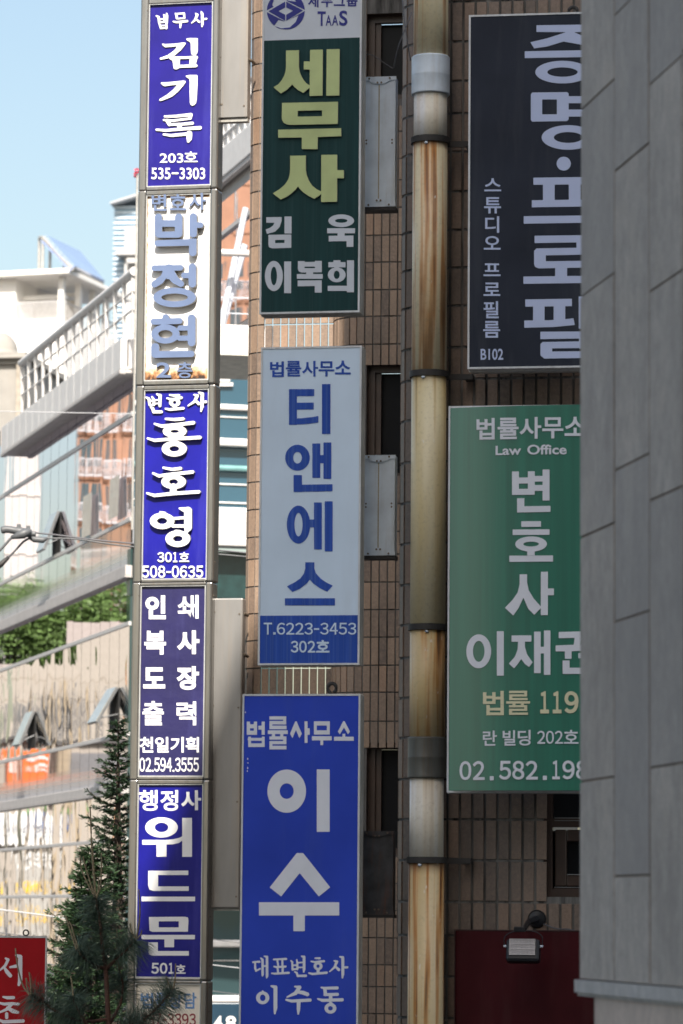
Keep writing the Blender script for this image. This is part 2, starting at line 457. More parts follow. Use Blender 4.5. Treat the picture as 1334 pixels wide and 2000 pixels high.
# window openings: near wall one, mid wall three
uw0 = NB.hit(1061, 1650)[0]; hz0 = NB.hit(1100, 1752)[1]; hz1 = NB.hit(1100, 1376)[1]
near_holes = [(uw0, uw0 + 1.5, hz0, hz1)]
mb = MB(); tile_wall(mb, path_round(uNL, uNL + 3.6, 0, 0.2, 1.2), [0.0] + znear, 0.0745, near_holes, gap=0.0125, seed=3)
# plain upper storeys and flank, their unseen height raised to shade the mid wall
ztop = max(znear); N_BACK = N_PIER - 3
mb.box(uNL, 12, 0.008, 0.4, ztop, ztop + 15); mb.box(uNL + 3.6, 12, 0.0, 0.4, 0, ztop)
mb.box(uNL + .002, uNL + 0.3, 1.2, -N_MID - 0.5, 0, ztop + 15)
bb.part('wall', mb, TILE)
uML = P_MID.hit(641, 650)[0]
mid_op = [(26, 150), (711, 890), (1449, 1624)]
mh = []
for ya, yb in mid_op:
    mh.append((P_MID.hit(716, ya)[0], P_MID.hit(800, ya)[0], P_MID.hit(740, yb)[1] - 0.2, P_MID.hit(740, ya)[1]))
mb = MB(); tile_wall(mb, path_round(uML, uML + 1.6, N_MID, 0.32, 0.7), [0.0] + zfar, 0.071, mh, seed=5)
mb.box(uML + 0.02, uML + 1.6, -N_MID + 0.02, -N_MID + 0.3, max(zfar), max(zfar) + 2)
bb.part('wall', mb, TILE2)
uPL = P_PIER.hit(476.5, 900)[0]
mb = MB(); tile_wall(mb, path_round(uPL, uML + 0.3, N_PIER, 0.17, 0.9), [0.0] + zfar, 0.071, (), seed=8)
mb.box(uPL + 0.02, uML, -N_PIER + 0.02, -N_PIER + 0.9, max(zfar), max(zfar) + 2)
bb.part('wall', mb, TILE2)
brownf = mat('brown_window_frame', (0.05, 0.029, 0.021), 0.4, var=0.15)
for (u0, u1, z0, z1) in mh:
    yb = -N_MID
    f = MB(); d = 0.06
    f.box(u0, u1, yb + 0.10, yb + 0.16, z1 - d, z1); f.box(u0, u1, yb + 0.10, yb + 0.16, z0, z0 + d)
    f.box(u0, u0 + d, yb + 0.10, yb + 0.16, z0 + d, z1 - d); f.box(u1 - d, u1, yb + 0.10, yb + 0.16, z0 + d, z1 - d)
    f.box(u0 + d, u0 + d + 0.05, yb + 0.13, yb + 0.18, z0 + d, z1 - d)
    # reveals
    f.box(u0 - 0.02, u0, yb + 0.0065, yb + 0.3, z0, z1); f.box(u0 - 0.02, u1, yb + 0.0065, yb + 0.3, z1, z1 + 0.02); f.box(u0 - 0.02, u1, yb + 0.0065, yb + 0.3, z0 - 0.02, z0)
    wf = bb.part('window', f, brownf)
    p = MB(); p.box(u0 + d, u1 - d, yb + 0.185, yb + 0.195, z0 + d, z1 - d); bb.part('pane', p, glass_dark, parent=wf)
(u0, u1, z0, z1) = near_holes[0]
f = MB(); d = 0.05
f.box(u0 - 0.015, u0, 0.0065, 0.3, z0, z1); f.box(u0, u1, 0.0065, 0.3, z0 - 0.015, z0)
f.box(u0, u0 + d, 0.05, 0.13, z0, z1); f.box(u0 + d, u1, 0.05, 0.13, z0, z0 + d); f.box(u0 + d, u1, 0.05, 0.13, z1 - d, z1)
zt = NB.hit(1100, 1605)[1]
f.box(u0 + d, u1, 0.052, 0.128, zt - 0.03, zt + 0.02)
wf = bb.part('window', f, brownf)
s_ = MB(); a = u0 + d + 0.012; e = zt - 0.045; c0 = z0 + d + 0.012; t = 0.07
s_.box(a, a + t, 0.065, 0.12, c0, e, 0.008); s_.box(a + t, u1, 0.065, 0.12, c0, c0 + t, 0.008); s_.box(a + t, u1, 0.065, 0.12, e - t, e, 0.008)
bb.part('sash', s_, brownf, parent=wf)
tr = MB(); tr.box(a, u1, 0.055, 0.062, c0 - 0.007, c0 - 0.003); tr.box(a, u1, 0.045, 0.051, zt + 0.021, zt + 0.026); tr.box(a, u1, 0.045, 0.051, zt + 0.006, zt + 0.010); tr.box(a + t, u1, 0.058, 0.064, c0 + t - 0.002, c0 + t + 0.003)
bb.part('trim', tr, mat('dull_window_trim', (0.2, 0.2, 0.2), 0.5), parent=wf)
p = MB(); p.box(u0 + d, u1, 0.125, 0.135, z0 + d, zt - 0.05); p.box(u0 + d, u1, 0.1, 0.11, zt + 0.02, z1 - d); bb.part('pane', p, glass_dark, parent=wf)

# ================================================================ DRAINPIPE
def pipe_mat(name, base, streak, amt, seed, dark=(0.13, 0.065, 0.03), low=0.35):
    m, n, b = new_mat(name)
    v0 = node(n, 'ShaderNodeTexCoord').outputs['Object']
    def nz(sc, zs, scale, det=3, dist=0.0):
        mp = node(n, 'ShaderNodeMapping'); mp.inputs['Scale'].default_value = (sc, sc, zs); mp.inputs['Location'].default_value = (seed * 3.1, seed, seed * 7); L(n, v0, mp.inputs[0])
        return noise(n, mp.outputs[0], scale, det, 0.55, dist)
    f = nz(1, 0.03, 22, 2, 0.2); fw = nz(1, 0.5, 9, 5); f3 = nz(1, 1, 45, 6)
    ge = node(n, 'ShaderNodeTexCoord').outputs['Generated']; sx = node(n, 'ShaderNodeSeparateXYZ'); L(n, ge, sx.inputs[0])
    top = ramp(n, sx.outputs[2], [(0.0, low), (0.6, low + .25), (0.93, 1.0), (1.0, 1.0)])
    c = mix(n, ramp(n, nz(1, 0.06, 8), [(0.35, 0.0), (0.7, 0.9)]), base, tuple(x * y for x, y in zip(base, (0.86, 0.78, 0.58))))
    def layer(c, lo, hi, a, col):
        k = ramp(n, f, [(lo, 0.0), (hi, a)])
        mu = node(n, 'ShaderNodeMath', operation='MULTIPLY'); L(n, k, mu.inputs[0]); L(n, top, mu.inputs[1])
        k2 = ramp(n, fw, [(0.3, 0.55), (0.6, 1.0)]); m2 = node(n, 'ShaderNodeMath', operation='MULTIPLY'); L(n, mu.outputs[0], m2.inputs[0]); L(n, k2, m2.inputs[1])
        return mix(n, m2.outputs[0], c, col)
    c = layer(c, 0.46, 0.53, amt * .6, tuple(x * 1.35 for x in streak)); c = layer(c, 0.52, 0.57, amt, streak); c = layer(c, 0.59, 0.65, amt, dark)
    c = mix(n, ramp(n, sx.outputs[2], [(0.955, 0.0), (0.985, amt * .7)]), c, (0.16, 0.08, 0.05))
    c = mix(n, ramp(n, f3, [(0.52, 0.0), (0.8, 0.3)]), c, (0.25, 0.2, 0.13))
    c = mix(n, ramp(n, nz(1, .4, 30, 4), [(0.66, 0.0), (0.72, 0.5)]), c, (0.75, 0.73, 0.66))
    L(n, c, b.inputs['Base Color']); b.inputs['Roughness'].default_value = 0.4
    bump(n, b, f3, 0.12, 0.005)
    return m
cream = (0.8, 0.74, 0.57)
pm_rust = pipe_mat('rust_streaked_pipe', cream, (0.46, 0.18, 0.035), 1.0, 1.7, (0.16, 0.07, 0.03), 0.5)
pm_rust2 = pipe_mat('brown_streaked_pipe', (0.66, 0.54, 0.34), (0.4, 0.17, 0.035), 1.0, 4.3, (0.09, 0.045, 0.022), 0.6)
pm_yel = pipe_mat('yellowed_pipe', (0.78, 0.71, 0.51), (0.5, 0.35, 0.14), 0.5, 2.6)
pm_white = pipe_mat('white_pipe', (0.82, 0.82, 0.82), (0.55, 0.42, 0.25), 0.35, 5.2, (0.4, 0.3, 0.2))
pm_dark = mat('dark_sleeve', (0.12, 0.125, 0.115), 0.5, 0.3, var=0.2, scale=5, stretch=(2, 2, 0.4), dirt=(0.12, 0.07, 0.03), dirt_amt=0.6)
PN = 0.21
PPp = NB.off(PN)
uc, _ = PPp.hit(836.5, 1000)
def pz(y): return PPp.hit(836, y)[1]
dp = Thing('drainpipe', 'rust streaked cream drainpipe with grey sleeves and black clamps on the brown tiled wall', 'pipe', NB, uc, 0.0)
segs = [('pipe', pm_rust, -200, 112, 0.104), ('sleeve', zinc, 112, 186, 0.115), ('pipe', pm_white, 186, 276, 0.1), ('pipe', pm_rust, 276, 732, 0.104),
        ('pipe', pm_yel, 732, 1226, 0.104), ('pipe', pm_rust2, 1226, 1442, 0.104), ('sleeve', pm_dark, 1440, 1520, 0.113), ('pipe', pm_white, 1520, 1680, 0.1), ('pipe', pm_rust2, 1680, 2400, 0.105)]
for nm, mm, ya, yb, r_ in segs:
    mb = MB(); za, zb = pz(yb), pz(ya)
    if yb == 2400: za = 0.0
    if nm == 'sleeve': mb.lathe([(r_, za), (r_ + .001, za + .006), (r_, za + .012), (r_, (za + zb) / 2 - .003), (r_ + .0008, (za + zb) / 2), (r_, (za + zb) / 2 + .003), (r_, zb - .02), (r_, zb - .012), (r_ + .001, zb - .006), (r_ - .004, zb)], uc, -PN, 40)
    else: mb.lathe([(r_, za), (r_, zb)], uc, -PN, 40)
    dp.part(nm, mb, mm, smooth=False)
for o_ in dp.e.children:
    for p_ in o_.data.polygons: p_.use_smooth = len(p_.vertices) == 4
def clamp_part(y, arm):
    mb = MB(); z = pz(y); h = 0.018
    mb.lathe([(0.112, z - h), (0.117, z - h), (0.117, z + h), (0.112, z + h)], uc, -PN, 40)
    if arm:
        mb.prism([(uc + 0.09, z - h), (uc + 0.245, z - h - 0.004), (uc + 0.245, z + h - 0.004), (uc + 0.09, z + h)], -0.12, -0.105)
        mb.box(uc + 0.2, uc + 0.25, -0.125, -0.004, z - 0.016, z + 0.014)
    cl = dp.part('clamp', mb, darkm)
    r = MB(); r.lathe([(0.008, z - 0.036), (0.012, z - 0.03), (0.008, z - 0.022)], uc + random.uniform(-.03, .03), -PN - 0.106, 8); dp.part('rivet', r, zinc, parent=cl)
for y, arm in ((276, True), (732, True), (1226, False), (1680, True)): clamp_part(y, arm)

# ================================================================ SIGN BOXES ON THE NEAR CORNER
def sign_box(name, label, P, xl, xr, yref, yt, yb, depth, face_m, side_m, trim_m, group=None, cat='sign', face_split=None, bulge=False):
    ul = P.hit(xl, yref)[0]; ur = P.hit(xr, yref)[0]; xm = (xl + xr) / 2
    zt = P.hit(xm, yt)[1]; zb = P.hit(xm, yb)[1]
    t = Thing(name, label, cat, P, (ul + ur) / 2, zb, group)
    m = MB(); m.box(ul, ur, 0.004, depth, zb, zt, 0.006); m.box(ul + 0.02, ur - 0.02, depth, depth + 0.02, zb + 0.03, zt - 0.03)
    m.box(ul - .002, ur + .002, depth * 0.45, depth * 0.55, zb - .003, zt + .003)
    t.part('housing', m, side_m)
    e = 0.011
    if bulge:
        f = MB(); N = 32; wd_ = ur - ul - 2 * e
        def bul(u):
            q = min(1, max(0, (u - ul - e) / wd_)); return 0.002 + 0.088 * (1 - math.exp(-q * 3.0)) * (1 - q ** 40)
        t.bul = bul
        for i in range(N + 1):
            u = ul + e + wd_ * i / N; f.v += [(u, -bul(u), zb + e), (u, -bul(u), zt - e)]
        for i in range(N): f.f.append((2 * i, 2 * i + 2, 2 * i + 3, 2 * i + 1)); f.a.append(.5); f.mi.append(0)
        f2 = f
        ed = MB()
        for zz in (zb + e, zt - e):
            us = [ul + e + wd_ * i / N for i in range(N + 1)]; ed.add([(u, -bul(u), zz) for u in us] + [(u, 0.003, zz) for u in us], [(i, i + 1, N + 2 + i, N + 1 + i) for i in range(N)])
        t.part('face_edge', ed, trim_m)
        fo = t.part('face', f2, face_m, smooth=True)
    elif face_split:
        ys, ma, mb_ = face_split; zs = P.hit(xm, ys)[1]
        f = MB(); f.box(ul + e, ur - e, -0.002, 0.004, zs, zt - e); t.part('face', f, ma)
        f = MB(); f.box(ul + e, ur - e, -0.002, 0.004, zb + e, zs); t.part('face', f, mb_)
    else:
        f = MB(); f.box(ul + e, ur - e, -0.002, 0.004, zb + e, zt - e); t.part('face', f, face_m)
    r = MB(); r.box(ul, ul + e, -0.006, 0.004, zb, zt); r.box(ur - e, ur, -0.006, 0.004, zb, zt); r.box(ul + e, ur - e, -0.006, 0.004, zb, zb + e); r.box(ul + e, ur - e, -0.006, 0.004, zt - e, zt)
    t.part('trim', r, trim_m)
    t.ul, t.ur, t.zt, t.zb = ul, ur, zt, zb
    return t
def letters(t, P, datas, m, th=0.0018, n0=0.0022, name='lettering'):
    for d in datas:
        mb = MB(); put(mb, P, d, th + (.003 if getattr(t, 'bul', None) else 0), n0, getattr(t, 'bul', None)); o = t.part('letter', mb, [m, edge_m if th > 0.004 else m])
    return o
edge_m = mat('letter_side', (0.3, 0.29, 0.27), 0.6, var=0.1)
def ring(t, P, px, py, r, m):
    u, z = P.hit(px, py); mb = MB()
    pts = [(u + r * math.sin(a), 0.05, z + r * 1.1 * math.cos(a)) for a in [R(x) for x in range(-150, 151, 20)]]
    mb.tube([(u, 0.05, t.zt - 0.02), ] + pts[:1] + pts + pts[-1:], 0.011, 8); t.part('eye_bolt', mb, m, smooth=True)
trimw = mat('pale_sign_trim', (0.62, 0.64, 0.66), 0.4, 0.2, var=0.08, dirt=(0.25, 0.2, 0.15), dirt_amt=0.4)
sideg = mat('grey_sign_side', (0.4, 0.39, 0.36), 0.5, 0.2, var=0.12, dirt=(0.12, 0.1, 0.08), dirt_amt=0.6)

PS = Plane(605, 1000, 20.85, 10.0)
green_d = mat('dark_green_vinyl', (0.014, 0.05, 0.052), 0.35, var=0.1, stretch=(4, 4, .2), dirt=(0.06, 0.09, 0.09), dirt_amt=0.25)
pale_g = mat('pale_grey_vinyl', (0.6, 0.64, 0.7), 0.35, var=0.03)
navy = mat('navy_vinyl', (0.05, 0.055, 0.25), 0.4, var=0.05)
lime = mat('yellow_green_letters', (0.5, 0.58, 0.26), 0.35, var=0.06)
t = sign_box('projecting_sign', 'dark green projecting sign with yellow green letters under a pale logo header', PS, 509.5, 704.5, 350, -60, 612, 0.16, None, sideg, trimw, 'sign boxes bracketed to the near corner', face_split=(76.5, pale_g, green_d))
sse = [('p', [(360, 604), (513, 600), (513, 800), (520, 850), (540, 905), (570, 955), (600, 990), (640, 1018), (640, 1042), (565, 1105), (500, 1070), (455, 1032), (433, 1003), (405, 1035), (360, 1075), (300, 1112), (212, 1038), (270, 1003), (310, 955), (340, 900), (355, 850), (360, 800)]),
       ('p', [(645, 597), (795, 592), (792, 1138), (638, 1142)]), ('r', 570, 733, 650, 829), ('p', [(842, 590), (995, 586), (990, 1135), (836, 1139)])]
smu = [('p', [(313, 1224), (975, 1210), (973, 1472), (415, 1484), (370, 1478), (335, 1460), (315, 1430), (310, 1400)]), ('h', [(498, 1317), (787, 1310), (787, 1381), (498, 1387)]),
       ('p', [(267, 1541), (1013, 1523), (1013, 1617), (735, 1627), (733, 1770), (547, 1770), (547, 1632), (267, 1636)])]
ssa = [('p', [(410, 31), (594, 28), (594, 200), (605, 260), (630, 325), (670, 385), (720, 425), (778, 455), (778, 483), (697, 540), (625, 505), (560, 460), (520, 420), (500, 393), (475, 430), (420, 480), (370, 515), (298, 548), (203, 476), (280, 430), (345, 375), (385, 315), (403, 255), (410, 190)]),
       ('p', [(778, 21), (966, 18), (964, 575), (776, 578)]), ('r', 955, 202, 1044, 296)]
letters(t, PS, [G(sse, CT1), G(smu, CT1), G(ssa, CT2)], lime, 0.014, 0.004)
gim = [('p', [(122, 754), (303, 751), (303, 800), (280, 870), (225, 925), (130, 951), (115, 898), (165, 880), (205, 850), (218, 818), (122, 818)]), ('r', 338, 745, 421, 946), ('p', [(148, 962), (418, 958), (418, 1116), (190, 1122), (155, 1108), (148, 1080)]), ('x', 226, 1022, 338, 1059)]
uk = [('e', 1009, 795, 152, 75, 74, 24), ('r', 843, 884, 1172, 943), ('r', 966, 935, 1049, 980), ('p', [(861, 974), (1153, 970), (1153, 1104), (1073, 1104), (1073, 1036), (861, 1040)])]
yi = [('e', 212, 1449, 106, 178, 37, 110), ('r', 334, 1277, 416, 1652)]
bok = [('p', [(497, 1273), (577, 1273), (577, 1284), (698, 1282), (698, 1270), (779, 1270), (779, 1404), (540, 1408), (508, 1395), (497, 1370)]), ('x', 575, 1338, 699, 1356), ('r', 596, 1400, 676, 1430), ('r', 485, 1426, 790, 1482), ('p', [(494, 1503), (778, 1500), (778, 1645), (696, 1645), (696, 1567), (494, 1571)])]
hui = [('r', 917, 1263, 999, 1295), ('r', 857, 1285, 1059, 1346), ('e', 956, 1435, 105, 88, 35, 49), ('r', 850, 1565, 1085, 1626), ('r', 1077, 1264, 1160, 1641)]
letters(t, PS, [G(x, CT2) for x in (gim, uk, yi, bok, hui)], pale_g)
logo = [('e', 353, 128, 224, 222, 500, 500), ('h', [(100, 128), (100, 120), (348, -8), (600, 120), (600, 136), (350, 262)])]
logo = [('e', 353, 128, 224, 222), ('h', [(110, 134), (350, 2), (590, 124), (350, 258)]), ('h', [(215, 90), (190, 60), (220, -30), (300, -110), (440, -110), (470, 20), (350, 2)]), ('h', [(265, 235), (215, 305), (300, 336), (400, 325), (470, 262), (505, 180), (350, 258)]),
        ('p', [(148, 134), (346, 18), (346, 88), (265, 132), (346, 175), (346, 248)]), ('p', [(358, 18), (556, 124), (358, 247), (358, 175), (441, 128), (358, 88)])]
letters(t, PS, [G(logo, CT1), Tc('T', CT1, 730, 135, 825, 308, .02), Tc('A', CT1, 825, 180, 895, 305, .012), Tc('A', CT1, 900, 180, 973, 302, .012), Tc('S', CT1, 985, 125, 1083, 305, .02),
                Tc('세', CT1, 617, -60, 740, 86, .02), Tc('무', CT1, 772, -60, 908, 84, .02), Tc('그', CT1, 922, -50, 1052, 70, .02), Tc('룹', CT1, 1072, -60, 1202, 76, .02)], navy)

pale_b = mat('pale_blue_white_vinyl', (0.62, 0.745, 0.88), 0.32, var=0.04, scale=2, dirt=(0.42, 0.46, 0.5), dirt_amt=0.15)
mid_blue = mat('mid_blue_vinyl', (0.03, 0.085, 0.4), 0.35, var=0.1, stretch=(5, 5, .15), scale=5, dirt=(0.2, 0.3, 0.5), dirt_amt=0.35)
t = sign_box('projecting_sign', 'pale blue white projecting sign with blue letters and a blue telephone band', PS, 507.0, 704.5, 985, 677, 1299, 0.14, None, sideg, trimw, 'sign boxes bracketed to the near corner', face_split=(1202, pale_b, mid_blue))
ti = [('r', 387, 741, 570, 792), ('r', 387, 839, 566, 889), ('r', 387, 741, 444, 1000), ('p', [(387, 955), (480, 952), (560, 943), (600, 936), (600, 983), (520, 994), (387, 1000)]), ('r', 626, 705, 687, 1066)]
aen = [('e', 388, 230, 102, 108, 36, 48), ('r', 511, 111, 577, 398), ('r', 604, 103, 669, 406), ('r', 570, 208, 610, 276), ('r', 355, 374, 425, 515), ('p', [(355, 455), (679, 450), (679, 509), (355, 515)])]
e_ = [('e', 396, 786, 97, 158, 34, 98), ('r', 480, 744, 530, 809), ('r', 525, 602, 590, 992), ('r', 614, 592, 680, 1009)]
su = [('p', [(452, 1099), (528, 1099), (528, 1150), (540, 1190), (580, 1235), (630, 1268), (681, 1293), (635, 1344), (570, 1312), (515, 1272), (490, 1243), (465, 1275), (410, 1318), (345, 1346), (300, 1299), (360, 1268), (410, 1235), (440, 1195), (452, 1150)]), ('r', 283, 1398, 699, 1458)]
letters(t, PS, [G(ti, CP), G(aen, CA), G(e_, CA), G(su, CA)] + [Tc(a, CP, x0, y0, x1, y1, .022) for a, x0, y0, x1, y1 in (('법', 250, 540, 350, 654), ('률', 364, 537, 476, 650), ('사', 482, 537, 598, 650), ('무', 602, 540, 715, 650), ('소', 720, 535, 834, 635))], mid_blue)
letters(t, PS, Td('T.6223-3453', CA, 103, 1602, 880, 1700, .01) + Td('302', CA, 328, 1752, 538, 1850, .02) + [Tc('호', CA, 543, 1746, 653, 1850, .03)], pale_b)

roy = mat('royal_blue_vinyl', (0.032, 0.07, 0.5), 0.3, var=0.12, scale=1.2, dirt=(0.08, 0.12, 0.42), dirt_amt=0.4, coat=0.3)
t = sign_box('projecting_sign', 'royal blue projecting sign with very large pale letters and a black eye bolt on top', PS, 470.3, 702.0, 1680, 1355.5, 2070, 0.13, roy, sideg, trimw, 'sign boxes bracketed to the near corner')
i_ = [('e', 507, 1095, 201, 225, 73, 81), ('r', 821, 868, 955, 1519)]
su2 = [('p', [(612, 139), (678, 139), (960, 496), (842, 592), (642, 348), (449, 592), (330, 498)]), ('r', 218, 652, 1055, 790), ('r', 577, 785, 696, 954)]
beop = [('r', 91, 370, 124, 508), ('r', 165, 370, 198, 508), ('r', 91, 398, 198, 440), ('r', 91, 465, 198, 508), ('r', 246, 370, 278, 508), ('r', 213, 413, 250, 454), ('r', 106, 527, 135, 635), ('r', 248, 527, 277, 635), ('r', 106, 540, 277, 570), ('r', 106, 597, 277, 635)]
ryul = [('r', 327, 315, 502, 350), ('r', 470, 315, 502, 400), ('r', 327, 363, 502, 400), ('r', 327, 363, 358, 450), ('r', 327, 412, 505, 450), ('r', 311, 461, 518, 500), ('r', 353, 495, 385, 530), ('r', 440, 495, 472, 530), ('r', 327, 524, 504, 558), ('r', 470, 524, 504, 606), ('r', 327, 573, 504, 606), ('r', 327, 573, 358, 660), ('r', 327, 622, 504, 660)]
sa3 = [('p', [(596, 368), (610, 368), (665, 497), (640, 543), (603, 458), (567, 543), (542, 497)]), ('r', 694, 367, 724, 592), ('r', 720, 440, 747, 508)]
mu3 = [('r', 791, 367, 956, 505), ('x', 820, 411, 926, 461), ('r', 770, 522, 976, 566), ('r', 858, 560, 887, 615)]
so3 = [('p', [(1096, 366), (1110, 366), (1166, 475), (1145, 503), (1104, 430), (1062, 503), (1040, 475)]), ('r', 1088, 497, 1117, 535), ('r', 1000, 528, 1206, 570)]
H = lambda *p: ('c', list(p))
dae = [H((155, 1278, 8), (178, 1280, 9), (178, 1340, 12), (190, 1368, 9)), H((155, 1275, 8), (222, 1272, 12)), H((185, 1368, 9), (230, 1345, 9)), H((238, 1235, 8), (255, 1250, 12), (256, 1405, 13), (254, 1420, 7)), H((275, 1215, 8), (302, 1222, 13), (302, 1420, 14), (298, 1440, 7)), H((262, 1318, 9), (300, 1316, 9))]
pyo = [H((372, 1248, 9), (500, 1243, 12)), H((410, 1262, 10), (418, 1308, 10)), H((462, 1258, 10), (462, 1308, 11)), H((375, 1322, 8), (400, 1328, 11), (495, 1322, 11)), H((412, 1340, 10), (418, 1385, 11)), H((466, 1338, 11), (464, 1385, 11)), H((352, 1392, 8), (385, 1396, 11), (528, 1388, 12))]
byeon = [H((552, 1262, 8), (565, 1275, 10), (568, 1355, 11)), H((612, 1252, 8), (618, 1290, 11), (618, 1350, 11)), H((570, 1310, 9), (618, 1308, 9)), H((572, 1352, 10), (616, 1348, 10)), H((662, 1215, 8), (688, 1222, 14), (688, 1350, 14), (684, 1378, 8)), H((622, 1282, 8), (680, 1278, 8)), H((622, 1332, 8), (680, 1330, 8)), H((592, 1378, 8), (612, 1388, 11), (622, 1420, 12), (705, 1418, 14))]
ho = [H((805, 1235, 8), (850, 1236, 12)), H((762, 1268, 8), (800, 1276, 11), (895, 1266, 12)), ('e', 834, 1318, 47, 42, 17, 18), H((834, 1355, 16), (834, 1385, 16)), H((740, 1390, 9), (775, 1400, 12), (922, 1386, 13))]
sa4 = [H((1002, 1262, 7), (1030, 1272, 15), (1005, 1330, 12), (955, 1375, 6)), H((1012, 1320, 10), (1050, 1355, 15)), H((1062, 1220, 8), (1092, 1228, 15), (1092, 1400, 15), (1088, 1440, 8)), H((1100, 1332, 12), (1138, 1330, 12))]
yi5 = [('e', 257, 1648, 69, 67, 29, 34), H((255, 1575, 6), (262, 1590, 12)), H((348, 1525, 10), (390, 1538, 20), (390, 1750, 20), (383, 1812, 9))]
su5 = [H((592, 1530, 8), (640, 1540, 20), (600, 1600, 20), (512, 1640, 8)), H((610, 1585, 15), (680, 1595, 20), (722, 1612, 20)), H((502, 1668, 10), (560, 1682, 16), (750, 1672, 17)), H((632, 1690, 20), (630, 1770, 18), (627, 1815, 9))]
dong = [H((868, 1540, 9), (900, 1548, 14), (1032, 1545, 17)), H((905, 1560, 17), (910, 1605, 18)), H((905, 1615, 15), (1035, 1612, 17)), H((965, 1630, 18), (965, 1665, 18)), H((832, 1658, 9), (880, 1675, 16), (1085, 1668, 17)), ('e', 963, 1757, 62, 56, 25, 23), H((955, 1690, 8), (970, 1705, 14))]
letters(t, PS, [G(x, CI1) for x in (i_, beop, ryul, sa3, mu3, so3)] + [G(x, CI2) for x in (su2, dae, pyo, byeon, ho, sa4, yi5, su5, dong)], shadewhite)
for x_, y_, h_ in ((483.5, 1482, 5), (484, 1490, 3), (483.5, 1500, 5.5), (483, 1506, 3), (479, 1391, 4), (484.5, 1444, 6)):
    mb = MB(); put(mb, PS, loops_mesh([[(x_, y_ - h_ * .5), (x_ + 1.3, y_ - h_ * .1), (x_ + .8, y_ + h_ * .5), (x_ - .9, y_ + h_ * .2)]]), .0006, .0022); t.part('paint_chip', mb, [whitev, whitev])
ring(t, PS, 645.5, 1343, 0.025, darkm)

PB = Plane(1020, 1000, 20.75, 8.5)
blk = mat('blue_black_vinyl', (0.028, 0.034, 0.05), 0.32, var=0.12, scale=2, dirt=(0.06, 0.066, 0.078), dirt_amt=0.5)
lav = mat('lavender_vinyl', (0.5, 0.57, 0.78), 0.4, var=0.02)
t = sign_box('wall_sign', 'blue black upright sign with large lavender letters high beside the drainpipe', PB, 914.5, 1196, 372, 26, 719, 0.2, blk, alu, trimw, 'signs hung right of the drainpipe')
RC = ('c',)
def rr(x0, y0, x1, y1): return ('r', x0, y0, x1, y1)
jeung = [('p', [(789, 264), (1330, 256), (1330, 330), (1180, 336), (1330, 400), (1400, 430), (1395, 500), (1250, 465), (1070, 433), (900, 485), (765, 505), (725, 441), (900, 400), (1100, 335), (789, 333)]), ('p', [(667, 535), (1465, 520), (1465, 592), (667, 606)]), ('e', 1060, 752, 283, 118, 158, 49)]
myeong = [('p', [(745, 965), (1108, 960), (1124, 975), (1124, 1245), (1105, 1262), (745, 1268), (730, 1250), (730, 985)]), ('x', 848, 1037, 1002, 1192), ('r', 1115, 1003, 1340, 1076), ('r', 1115, 1142, 1340, 1215), ('r', 1330, 955, 1445, 1290), ('e', 1120, 1433, 277, 128, 150, 57)]
dot = [('e', 1073, 1706, 74, 72)]
peu = [('p', [(709, 36), (1290, 28), (1290, 100), (709, 105)]), ('r', 803, 95, 917, 262), ('r', 1055, 95, 1170, 262), ('p', [(694, 256), (1300, 248), (1300, 316), (694, 325)]), ('p', [(615, 412), (1390, 402), (1390, 473), (615, 485)])]
ro = [('p', [(721, 603), (1255, 596), (1255, 780), (1130, 788), (1130, 668), (721, 674)]), ('p', [(740, 726), (1255, 718), (1255, 786), (830, 794), (830, 852), (1270, 846), (1270, 912), (760, 921), (725, 905), (716, 880), (716, 750)]), ('r', 922, 905, 1038, 1005), ('p', [(612, 1001), (1390, 992), (1390, 1062), (612, 1072)])]
pil = [('p', [(630, 1224), (1085, 1218), (1085, 1290), (630, 1295)]), ('r', 706, 1285, 818, 1435), ('r', 907, 1285, 1020, 1430), ('p', [(620, 1430), (850, 1428), (1000, 1420), (1100, 1408), (1114, 1474), (900, 1494), (620, 1501)]), ('r', 1152, 1195, 1270, 1510), ('p', [(777, 1540), (1270, 1536), (1270, 1700), (1155, 1705), (1155, 1606), (777, 1612)]), ('p', [(800, 1640), (1270, 1632), (1270, 1698), (892, 1702), (892, 1733), (1270, 1729), (1270, 1795), (815, 1802), (778, 1770), (778, 1660)])]
letters(t, PB, [G(jeung, CB1), G(myeong, CB1), G(dot, CB1), G(peu, CB2), G(ro, CB2), G(pil, CB2)], lav)
letters(t, PB, [Tc(a, CB2, x0, y0, x1, y1, .015) for a, x0, y0, x1, y1 in (('스', 230, 42, 394, 168), ('튜', 228, 226, 393, 384), ('디', 238, 413, 375, 574), ('오', 225, 606, 388, 738), ('프', 222, 873, 388, 997), ('로', 222, 1060, 385, 1190), ('필', 222, 1242, 370, 1408), ('름', 219, 1435, 384, 1598), ('B102', 194, 1706, 414, 1815))], lav)
ring(t, PB, 1118, 19, 0.026, darkm)

